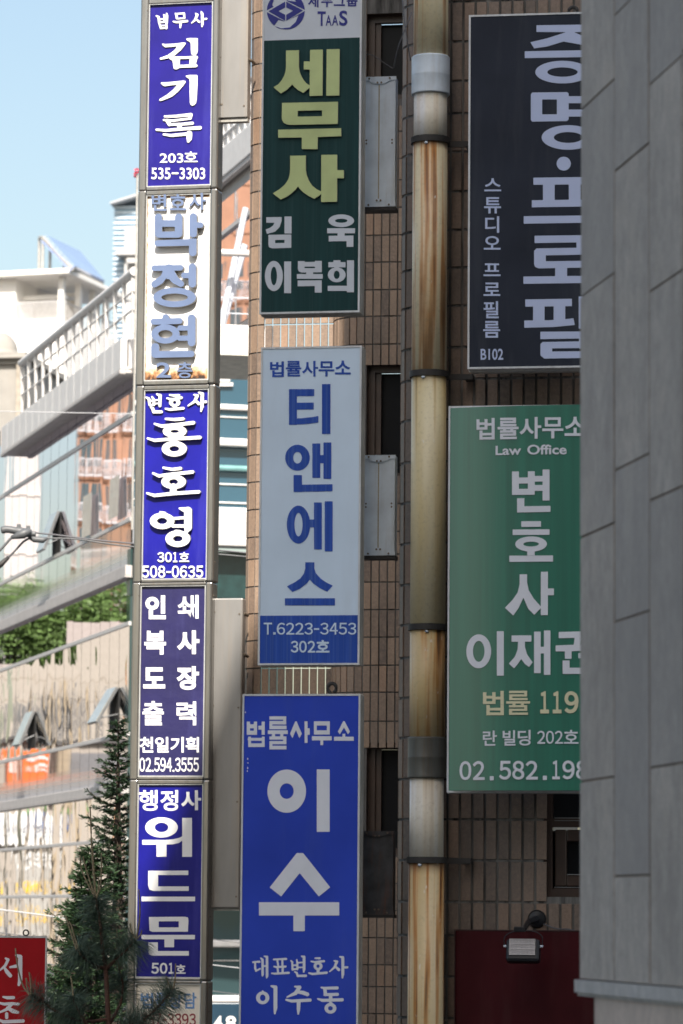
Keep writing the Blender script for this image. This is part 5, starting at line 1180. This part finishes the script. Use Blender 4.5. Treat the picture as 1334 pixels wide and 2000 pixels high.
# trees in the mirror
def leaf_mat(name, c, tr=0.25):
    m, n, b = new_mat(name)
    at = node(n, 'ShaderNodeAttribute', attribute_name='tint')
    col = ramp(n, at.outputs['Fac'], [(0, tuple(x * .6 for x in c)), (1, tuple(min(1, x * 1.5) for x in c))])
    L(n, col, b.inputs['Base Color']); b.inputs['Roughness'].default_value = 0.55; b.inputs['Specular IOR Level'].default_value = 0.3
    try: b.inputs['Subsurface Weight'].default_value = 0.0
    except KeyError: pass
    return m
bark = mat('brown_bark', (0.045, 0.02925, 0.02025), 0.9, var=0.2, scale=20, bmp=0.3)
green_l = leaf_mat('bright_leaves', (0.1, 0.17, 0.045))
def leaf_tree(label, P_, u, z0, ztop, rad, n, seed, group):
    t = Thing('street_tree', label, 'tree', P_, u, 0, group); r_ = random.Random(seed); mb = MB(); cz = z0 + (ztop - z0) / 2
    mb.tube([(u, 0, 0), (u + .1, 0, z0 * .6), (u, .1, cz), (u, 0, ztop - 1)], [.22, .17, .12, .04], 8)
    cl = []
    for k in range(26):
        a = r_.uniform(0, 6.28); q = r_.random() ** .5; zz = cz + r_.uniform(-1, 1) * (ztop - z0) / 2 * .85
        rr2 = rad * math.sqrt(max(.1, 1 - ((zz - cz) / ((ztop - z0) / 2)) ** 2))
        c = (u + math.cos(a) * q * rr2, math.sin(a) * q * rr2, zz); cl.append((c, r_.uniform(.5, 1.0)))
        mb.tube([(u, 0, max(z0 * .7, zz - 1.2)), c], [.05, .015], 5)
    t.part('trunk', mb, bark)
    lf = MB()
    for k in range(n):
        c, s_ = r_.choice(cl); d = Vector((r_.gauss(0, 1), r_.gauss(0, 1), r_.gauss(0, 1))).normalized() * s_ * r_.random() ** .4
        p_ = Vector(c) + d; x = Vector((r_.gauss(0, 1), r_.gauss(0, 1), r_.gauss(0, .6))).normalized(); y = x.cross(Vector((r_.gauss(0, 1), r_.gauss(0, 1), r_.gauss(0, 1)))).normalized(); q = r_.uniform(.045, .09)
        lf.add([(p_ - x * q)[:], (p_ + y * q * .6)[:], (p_ + x * q)[:], (p_ - y * q * .6)[:]], [(0, 1, 2, 3)], r_.random())
    t.part('crown', lf, green_l)
RT = RPlane(46)
for i, (px, yt, rad) in enumerate(((20, 1160, 1.6), (75, 1150, 1.5), (125, 1185, 1.5), (175, 1165, 1.7), (225, 1135, 1.7), (275, 1120, 1.7))):
    leaf_tree('bright green street tree behind the beige hall, mirrored in the glass', RT, RT.rh(px, 1250)[0], RT.rh(px, 1330)[1], RT.rh(px, yt)[1], rad, 5200, i, 'street trees behind the beige hall')

# ================================================================ WHITE ROOFTOP BUILDING, DOME HOUSE, BLUE TOWER
whiteb = mat('white_render', (0.82, 0.8, 0.77), 0.7, var=0.02)
WB = Plane(118, 600, 220.0, 17.4)
WSd = Plane(0, 0, 0, 17.4 - 90, org=WB.pt(0, 0, 0))
def bz(y): return WB.hit(90, y)[1]
def bu(x, y=600): return WB.hit(x, y)[0]
wb = Thing('white_building', 'white modern building with a rooftop pergola and railing at far left', 'building', WB, 0.0, 0.0)
dep = WSd.hit(232, 600)[0]
mb = MB(); mb.box(bu(-80), bu(128), -.3, dep + 3, 0, bz(626)); mb.box(bu(-80), bu(30), 0, dep, bz(626), bz(541)); wb.part('wall', mb, whiteb)
mb = MB(); mb.box(bu(-80), bu(143), -.9, dep, bz(541), bz(531), .05); wb.part('roof', mb, whiteb)
for k, d in enumerate((0, dep * .28, dep * .52, dep * .75)):
    mb = MB(); mb.box(bu(113), bu(123), d, d + .4, bz(626), bz(541)); wb.part('column', mb, whiteb)
mb = MB()
for y in (560, 575): mb.box(bu(30), bu(113), 1.2 + (575 - y) * .15, 1.7 + (575 - y) * .15, bz(y + 1), bz(y - 5))
wb.part('pergola_beams', mb, whiteb)
mb = MB(); mb.box(bu(30), bu(110), 3.0, 3.3, bz(626), bz(572)); wb.part('recess_wall', mb, mat('beige_recess', (0.5, 0.46, 0.4), 0.7))
mb = MB(); mb.box(bu(30), bu(113), .02, .08, bz(590), bz(588)); mb.box(bu(30), bu(113), .02, .08, bz(624), bz(622))
for k in range(30): x = bu(31) + (bu(112) - bu(31)) * k / 29; mb.box(x - .02, x + .02, .03, .07, bz(623), bz(589))
for k in range(26): d = .4 + (dep - 1) * k / 25; mb.box(bu(122), bu(122) + .05, d, d + .04, bz(623), bz(589))
mb.box(bu(122), bu(122) + .06, .4, dep - .6, bz(590), bz(588))
wb.part('railing', mb, mat('rail_grey', (0.55, 0.54, 0.54), 0.5))
sp = MB(); Q = [W(84, 464, 221), W(141, 525, 219), W(200, 554, 229), W(151, 495, 231)]
nv = (Q[1] - Q[0]).cross(Q[3] - Q[0]).normalized() * .25
sp.hexa([q - nv for q in Q] + [q + nv for q in Q])
spo = bpy.data.objects.new('solar_panel', None); COL.objects.link(spo); spo.location = W(141, 531, 221); tag(spo, 'tilted pale blue solar panel on posts on the white rooftop', 'solar panel')
sp.build('panel', mat('pale_solar_glass', (0.255, 0.323, 0.51), 0.12), spo, off=spo.location)
for x, y, Y in ((77, 464, 222), (98, 488, 222), (125, 516, 221), (84, 464, 221)):
    q = MB(); a = W(x, y, Y); q.tube([(a.x, a.y, bz(531)), a], .09, 6); q.build('post', sideg, spo, off=spo.location)
q = MB(); q.tube([W(78, 464, 222), Q[0], Q[1], Q[2]], .12, 6); q.build('edge_beam', sideg, spo, off=spo.location)
# dome house
DH = Plane(20, 800, 100.0, 10.0)
def dz(y): return DH.hit(20, y)[1]
def du(x): return DH.hit(x, 750)[0]
stone_w = mat('weathered_white_stone', (0.2904, 0.2772, 0.2552), 0.8, var=0.08, scale=1.5, dirt=(0.3, 0.26, 0.22), dirt_amt=0.5)
dh = Thing('dome_house', 'weathered white classical house with a stone dome at the left edge', 'building', DH, du(-10), 0)
mb = MB(); mb.box(du(-160), du(47), 0, 8, 0, dz(712)); dh.part('wall', mb, stone_w)
mb = MB(); mb.box(du(-160), du(46), -.1, 8, dz(712), dz(703)); mb.box(du(-160), du(55), -.3, 8.2, dz(703), dz(697), .03); mb.box(du(-160), du(53), -.2, 8.2, dz(697), dz(690)); dh.part('cornice', mb, stone_w)
mb = MB(); cx = du(-12); r0 = du(20) - du(-12); zc = dz(682)
mb.lathe([(r0 * 1.12, dz(690)), (r0 * 1.15, dz(684)), (r0 * 1.0, zc)] + [(r0 * math.cos(R(a)), zc + r0 * 1.25 * math.sin(R(a))) for a in range(8, 90, 9)] + [(.02, zc + r0 * 1.26)], cx, 0.7, 32); dh.part('dome', mb, stone_w, smooth=True)
mb = MB(); mb.box(du(33), du(45), -.12, 0, 0, dz(712), .02); dh.part('pilaster', mb, mat('beige_pilaster', (0.36, 0.318, 0.264), 0.8))
mb = MB(); mb.box(du(-20), du(2), -.02, .1, dz(1010), dz(842)); dh.part('window', mb, glass_dark)
mb = MB(); mb.box(du(-160), du(14), -.1, 0, dz(1560), dz(1012)); dh.part('lower_glazing', mb, mat('bluegrey_panel', (0.33, 0.38, 0.43), 0.4))
# blue tower
BT = Plane(240, 480, 420.0, 6.0)
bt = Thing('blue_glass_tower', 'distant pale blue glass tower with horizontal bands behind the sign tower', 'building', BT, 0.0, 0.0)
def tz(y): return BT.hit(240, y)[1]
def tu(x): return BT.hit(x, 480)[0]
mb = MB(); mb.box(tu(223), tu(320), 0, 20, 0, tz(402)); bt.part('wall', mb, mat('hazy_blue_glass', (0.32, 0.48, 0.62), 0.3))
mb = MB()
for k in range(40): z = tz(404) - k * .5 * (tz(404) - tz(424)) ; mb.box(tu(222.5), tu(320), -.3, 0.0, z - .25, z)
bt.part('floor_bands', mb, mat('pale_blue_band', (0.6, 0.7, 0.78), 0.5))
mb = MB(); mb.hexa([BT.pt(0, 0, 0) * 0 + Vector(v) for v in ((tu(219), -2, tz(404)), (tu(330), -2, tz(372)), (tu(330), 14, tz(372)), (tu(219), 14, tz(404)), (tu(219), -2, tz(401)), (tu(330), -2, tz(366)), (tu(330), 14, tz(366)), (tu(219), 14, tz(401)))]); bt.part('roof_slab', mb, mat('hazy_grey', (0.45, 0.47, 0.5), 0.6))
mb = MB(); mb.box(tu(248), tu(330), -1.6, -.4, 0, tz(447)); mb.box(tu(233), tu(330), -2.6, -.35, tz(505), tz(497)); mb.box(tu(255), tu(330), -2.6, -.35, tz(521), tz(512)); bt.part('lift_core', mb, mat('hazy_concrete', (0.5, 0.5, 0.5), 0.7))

# ================================================================ SMALL STREET THINGS
red_f = leaf_mat('red_petals', (0.5, 0.05, 0.08)); terra = mat('terracotta', (0.5, 0.25, 0.16), 0.7)
def blossoms(mb, c, r_, n, q, seed):
    rnd = random.Random(seed)
    for k in range(n):
        p_ = Vector(c) + Vector((rnd.uniform(-1, 1) * r_[0], rnd.uniform(-1, 1) * r_[1], rnd.uniform(-1, 1) * r_[2]))
        x = Vector((rnd.gauss(0, 1), rnd.gauss(0, 1), rnd.gauss(0, 1))).normalized(); y = x.orthogonal().normalized()
        mb.add([(p_ - x * q)[:], (p_ + y * q)[:], (p_ + x * q)[:], (p_ - y * q)[:]], [(0, 1, 2, 3)], rnd.random())
o = bpy.data.objects.new('flower_planter', None); COL.objects.link(o); o.location = W(-2, 938, 98); tag(o, 'terracotta planter with red flowers at the left edge below the glass building fascia', 'planter')
c = W(-4, 928, 98)
mb = MB(); mb.prism([(c.x - .3, c.z - .1), (c.x + .14, c.z - .1), (c.x + .2, c.z + .1), (c.x - .3, c.z + .1)], c.y - .15, c.y + .15); mb.build('trough', terra, o, off=o.location)
mb = MB(); blossoms(mb, c + Vector((-.02, 0, .27)), (.2, .15, .19), 150, .04, 1); mb.build('flowers', red_f, o, off=o.location)
mb = MB(); mb.box(c.x - .3, c.x - .2, c.y - .05, c.y + .05, 0, c.z - .101); mb.build('stand', sideg, o, off=o.location)
o = bpy.data.objects.new('roof_ornament', None); COL.objects.link(o); o.location = W(267, 345, 60); tag(o, 'small red flower like ornament peeping out left of the sign tower', 'ornament')
mb = MB(); blossoms(mb, W(266.5, 337, 60), (.035, .05, .075), 40, .02, 2); mb.build('petals', red_f, o, off=o.location)
mb = MB(); a = W(268.5, 340, 60); mb.tube([(a.x, a.y, 8.0), a], .02, 6); mb.build('stem', sideg, o, off=o.location)

# red street sign
PR = Plane(40, 1900, 27.6, -4.0)
t = sign_box('hanging_sign', 'red sign with pale brush letters and a ring at the lower left corner', PR, -70, 90.5, 1900, 1828.5, 2080, 0.12, mat('red_vinyl', (0.34, 0.013, 0.018), 0.35, var=0.05), sideg, trimw)
seo = [H((-12, 1275, 12), (8, 1285, 14), (60, 1205, 10)), ]
seo = [H((52, 1200, 9), (75, 1212, 14), (50, 1265, 13), (0, 1310, 8)), H((40, 1285, 10), (65, 1325, 18), (95, 1360, 18)), H((95, 1282, 10), (150, 1272, 16)), H((150, 1170, 10), (188, 1185, 20), (188, 1400, 20), (175, 1445, 12))]
cho = [H((30, 1558, 9), (70, 1566, 15), (125, 1564, 15)), H((-20, 1612, 9), (40, 1625, 14), (110, 1620, 14), (172, 1625, 13)), H((105, 1630, 15), (60, 1675, 14), (0, 1700, 9)), H((70, 1660, 14), (120, 1690, 20), (165, 1702, 14)), H((62, 1715, 15), (62, 1750, 15)), H((-25, 1765, 10), (30, 1790, 16), (215, 1782, 16))]
letters(t, PR, [G(x, CR) for x in (seo, cho)], shadewhite)
mb = MB(); mb.tube([(t.ul + .05, .2, 0.0), (t.ul + .05, .2, t.zt - .05)], .03, 10); mb.box(t.ul + .03, t.ul + .07, .1, .2, t.zb + .1, t.zb + .14); t.part('post', mb, sideg)
u, z = PR.hit(50.5, 1822); mb = MB(); mb.tube([(u + .02 * math.sin(R(a)), .05, z + .022 * math.cos(R(a))) for a in range(0, 361, 30)], .0065, 6); t.part('ring', mb, darkm)

# overhead line with its joint boxes
Yw = 40.0; cg = mat('grey_cable', (0.1, 0.105, 0.11), 0.5); cl_ = mat('pale_cable', (0.45, 0.46, 0.48), 0.5)
o = bpy.data.objects.new('cable_splice', None); COL.objects.link(o); o.location = W(45, 1045, Yw); tag(o, 'lumpy grey cable splice box hanging on the overhead line at the left edge', 'cable splice')
mb = MB()
mb.tube(curve3([W(2, 1036, Yw), W(15, 1034, Yw), W(38, 1038, Yw), W(60, 1042, Yw), W(70, 1043, Yw)], 6), [.03] + [.042] * 10 + [.05] * 8 + [.03] * 6, 10)
mb.tube([W(22, 1050, Yw - .1), W(45, 1043, Yw - .1), W(60, 1036, Yw - .1)], [.02, .055, .03], 8); mb.build('splice_body', cg, o, True, off=o.location)
mb = MB(); mb.tube([W(57, 1050, Yw), W(66, 1053, Yw), W(84, 1055, Yw), W(92, 1051, Yw)], [.02, .035, .035, .015], 8); mb.build('lower_sleeve', cg, o, True, off=o.location)
mb = MB()
for x, y in ((37, 1026), (55, 1029)): a = W(x, y, Yw); mb.box(a.x - .022, a.x + .022, a.y - .03, a.y + .03, a.z - .06, a.z + .01)
mb.build('clamp', cg, o, off=o.location)
def line(label, pts, r_, m): wire('overhead_cable', label, curve3(pts, 8), r_, m, group='overhead cables')
line('upper dark overhead cable running right from the splice box behind the sign tower', [W(64, 1040, Yw), W(120, 1046, Yw), W(200, 1056, Yw), W(290, 1064, Yw), W(420, 1074, Yw), W(500, 1082, Yw)], .01, cab)
line('lower overhead cable running right from the splice sleeve behind the sign tower', [W(88, 1051, Yw), W(150, 1053, Yw), W(210, 1062, Yw), W(290, 1071, Yw), W(420, 1082, Yw), W(500, 1089, Yw)], .01, cg)
line('thick grey cable dropping left from the splice box', [W(40, 1045, Yw), W(22, 1051, Yw), W(10, 1064, Yw), W(-20, 1095, Yw)], .016, cg)
line('grey cable with a dark sleeve dropping to the lower left corner of the splice', [W(60, 1050, Yw), W(46, 1058, Yw), W(30, 1075, Yw), W(15, 1090, Yw), W(-15, 1118, Yw)], .013, cg)
mb = MB(); mb.tube([W(17, 1088, Yw), W(2, 1102, Yw), W(-10, 1112, Yw)], [.02, .032, .032], 8); tag(mb.build('cable_sleeve', darkm, None, True), 'dark sleeve on the cable at the left edge below the splice', 'cable sleeve')
line('thin pale cable crossing the glass building below its fascia', [W(-10, 803, 50), W(130, 806, 50), W(262, 808, 50)], .006, cl_)
line('thin pale cable sagging over the lower mirror glass to the conifer', [W(-5, 1776, 45), W(60, 1784, 45), W(130, 1794, 45)], .009, cl_)
line('thin dark cable just above the red sign', [W(-5, 1821, 45), W(60, 1830, 45), W(120, 1841, 45)], .007, cab)
line('thin dark cable below the level of the red sign top', [W(85, 1880, 45), W(120, 1888, 45)], .007, cab)
for lb_, ya, yb in (('topmost thin wire in the low gap beside the sign tower', 1834, 1842), ('second thin pale wire in the low gap beside the sign tower', 1884, 1891), ('third thin wire in the low gap beside the sign tower', 1935, 1943), ('lowest thin wire in the gap above the house number', 1981, 1989)):
    line(lb_, [W(395, ya - 2, 48), W(440, (ya + yb) / 2, 48), W(500, yb + 3, 48)], .006, cl_ if ya in (1884, 1981) else cab)

# ================================================================ CONIFERS AND PINE
def conifer(label, px, ytop, Y, height_r, seed, n_br, spread, m):
    top = W(px, ytop, Y); t = bpy.data.objects.new('conifer', None); COL.objects.link(t); t.location = (top.x, top.y, 0); tag(t, label, 'tree', 'dark conifers beside the sign tower')
    rnd = random.Random(seed); mb = MB(); lf = MB(); H_ = top.z
    mb.tube([(top.x, top.y, 0), (top.x + .02, top.y, H_ * .5), (top.x, top.y, H_)], [.1, .05, .004], 8)
    for k in range(n_br):
        q = (k + rnd.random()) / n_br; z = H_ - q * (H_ - .35); r_ = (0.05 + spread * q ** 0.8) * rnd.uniform(.45, 1.2)
        a = k * 2.4 + rnd.uniform(-.3, .3); d = Vector((math.cos(a), math.sin(a), 0)); b0 = Vector((top.x, top.y, z))
        tl_ = rnd.uniform(.05, .6)
        pts = [b0 + d * r_ * s_ + Vector((0, 0, r_ * (tl_ * s_ ** 1.6 - .02 * s_))) for s_ in (0, .3, .6, 1)]
        mb.tube(pts, [.012, .009, .006, .003], 5)
        ns = int(18 + 170 * r_)
        for i in range(ns):
            s_ = 0.02 + 1.0 * rnd.random(); j = min(2, int(s_ * 3)); p_ = pts[j].lerp(pts[j + 1], min(1, s_ * 3 - j))
            side = rnd.choice((-1, 1)); dr = (d * rnd.uniform(.5, 1.1) + Vector((-d.y, d.x, 0)) * side * rnd.uniform(.2, .9) + Vector((0, 0, rnd.uniform(-.25, .5)))).normalized()
            ln = rnd.uniform(.035, .085) * (1.1 - .3 * s_); up = dr.cross(Vector((rnd.gauss(0, 1), rnd.gauss(0, 1), rnd.gauss(0, 1)))).normalized()
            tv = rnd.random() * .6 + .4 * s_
            for f in range(3):
                c0 = p_ + dr * ln * f * .3; dd = (dr + up * (f - 1) * .55).normalized(); l2 = ln * rnd.uniform(.6, 1.0); wv = dd.cross(up).normalized() * l2 * .12
                if wv.length < 1e-4: continue
                lf.add([c0[:], (c0 + dd * l2 * .5 + wv)[:], (c0 + dd * l2)[:], (c0 + dd * l2 * .5 - wv)[:]], [(0, 1, 2, 3)], tv)
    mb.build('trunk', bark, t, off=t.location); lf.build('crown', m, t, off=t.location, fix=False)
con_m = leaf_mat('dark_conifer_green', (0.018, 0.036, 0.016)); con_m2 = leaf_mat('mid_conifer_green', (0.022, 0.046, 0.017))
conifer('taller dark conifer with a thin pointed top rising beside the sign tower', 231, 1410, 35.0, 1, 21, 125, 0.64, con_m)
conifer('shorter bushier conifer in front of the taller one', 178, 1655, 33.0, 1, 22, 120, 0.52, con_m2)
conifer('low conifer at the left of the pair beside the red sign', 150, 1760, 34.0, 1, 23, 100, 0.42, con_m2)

YP = 27.0
needle = leaf_mat('blue_green_needles', (0.075, 0.115, 0.085)); twig = mat('red_brown_twig', (0.12, 0.06, 0.045), 0.8); shoot_m = mat('pale_pine_shoot', (0.221, 0.187, 0.119), 0.8, var=0.2, scale=60, bmp=0.3)
pine = bpy.data.objects.new('pine_tree', None); COL.objects.link(pine); pb = W(215, 2000, YP); pine.location = (pb.x, pb.y, 0); tag(pine, 'young pine with long drooping needles and upright pale shoots in front of the sign tower', 'tree')
def PW(p): return W(p[0], p[1], YP + (p[2] if len(p) > 2 else 0))
def needles(mb, pts, dens, ln, seed, droop=.8, out=.75):
    rnd = random.Random(seed); C_ = curve3([PW(p) for p in pts], 16)
    for i in range(len(C_) - 1):
        t = (C_[i + 1] - C_[i]); m_ = t.length
        if m_ < 1e-6: continue
        t = t.normalized()
        for k in range(max(1, int(dens * m_))):
            p_ = C_[i].lerp(C_[i + 1], rnd.random()); a = rnd.uniform(0, 6.283); n1 = t.orthogonal().normalized(); n2 = t.cross(n1)
            o_ = n1 * math.cos(a) + n2 * math.sin(a); l = ln * rnd.uniform(.65, 1.1)
            d0 = (o_ * out + t * rnd.uniform(.1, .6)).normalized(); g_ = Vector((0, 0, -1)) * droop * rnd.uniform(.5, 1.2)
            q1 = p_ + d0 * l * .35; q2 = q1 + (d0 + g_ * .55).normalized() * l * .35; q3 = q2 + (d0 + g_ * 1.3).normalized() * l * .35
            sd_ = d0.cross(Vector((rnd.gauss(0, 1), rnd.gauss(0, 1), rnd.gauss(0, 1)))).normalized() * .0013
            mb.add([(p_ - sd_)[:], (p_ + sd_)[:], (q1 + sd_)[:], (q1 - sd_)[:], (q2 + sd_ * .9)[:], (q2 - sd_ * .9)[:], q3[:]], [(0, 1, 2, 3), (3, 2, 4, 5), (5, 4, 6)], rnd.random())
branches = [([(214, 2060), (210, 1960), (206, 1890), (200, 1850), (195, 1800), (188, 1756)], 900), ([(205, 1892), (185, 1885, -.05), (165, 1872, -.12), (150, 1855, -.15)], 1100), ([(206, 1895), (225, 1875, -.05), (245, 1858, -.1), (264, 1836, -.12)], 1100),
            ([(214, 1990), (160, 1995, -.1), (110, 1975, -.2), (85, 1958, -.22), (62, 1945, -.25)], 900), ([(180, 2020, -.2), (160, 1985, -.25), (146, 1960, -.28), (143, 1946, -.3)], 1100), ([(216, 2030), (260, 2010, -.05), (300, 1975, -.1), (325, 1948, -.12), (338, 1932, -.13)], 1000),
            ([(214, 2000, .1), (235, 1960, .1), (240, 1925, .1), (236, 1905, .1)], 800), ([(213, 2040, -.3), (230, 2010, -.35), (270, 1995, -.4)], 900)]
tw_ = MB(); nd = MB()
for i, (pts, dn) in enumerate(branches):
    C_ = curve3([PW(p) for p in pts], 8); n_ = len(C_)
    tw_.tube(C_, [(.022 if i == 0 else .014) * (1 - .55 * k / n_) for k in range(n_)], 7)
    half = pts[1:] if i else pts[2:]
    needles(nd, half, dn * 2.4, .22, 40 + i); needles(nd, pts[-2:] if len(pts) > 1 else pts, dn * 1.2, .22, 60 + i, 1.1, .7)
tw_.tube([(pb.x, pb.y, 0), PW((214, 2060))], [.05, .024], 8)
tw_.build('trunk', twig, pine, off=pine.location); nd.build('needles', needle, pine, off=pine.location, fix=False)
shoots = [[(187, 1755), (177, 1725), (166, 1690), (162, 1672)], [(187, 1755), (182, 1700), (179, 1655), (177, 1600), (176, 1575)], [(187, 1755), (185, 1720), (183, 1690), (180, 1655)], [(187, 1755), (196, 1730), (198, 1695), (198, 1666)], [(189, 1755), (192, 1735), (193, 1712)], [(187, 1755), (176, 1735), (160, 1700), (156, 1670)],
          [(150, 1856, -.15), (141, 1830, -.15), (133, 1803, -.15), (128, 1788, -.15)], [(158, 1866, -.15), (148, 1838, -.15), (140, 1810, -.15), (135, 1800, -.15)], [(160, 1868, -.12), (160, 1858, -.12), (160, 1848, -.12)], [(266, 1834, -.12), (272, 1800, -.12), (273, 1765, -.12), (271, 1737, -.12)], [(264, 1834, -.12), (257, 1820, -.12), (254, 1803, -.12)], [(268, 1834, -.12), (275, 1825, -.12), (277, 1817, -.12)],
          [(60, 1945, -.25), (45, 1925, -.25), (35, 1890, -.25), (30, 1852, -.25)], [(61, 1945, -.25), (60, 1920, -.25), (57, 1899, -.25)], [(58, 1945, -.25), (53, 1928, -.25), (51, 1910, -.25)], [(143, 1947, -.3), (141, 1925, -.3), (138, 1906, -.3)], [(338, 1934, -.13), (342, 1912, -.13), (343, 1882, -.13)], [(336, 1934, -.13), (328, 1918, -.13), (325, 1906, -.13)], [(227, 1870), (228, 1840), (228, 1815)], [(236, 1905, .1), (230, 1880, .1), (228, 1862, .1)]]
for sh_ in shoots:
    q = MB(); C_ = curve3([PW(p) for p in sh_], 6); n_ = len(C_); q.tube(C_, [.0075 * (1 - .35 * k / n_) for k in range(n_)], 7); q.build('shoot', shoot_m, pine, True, off=pine.location)
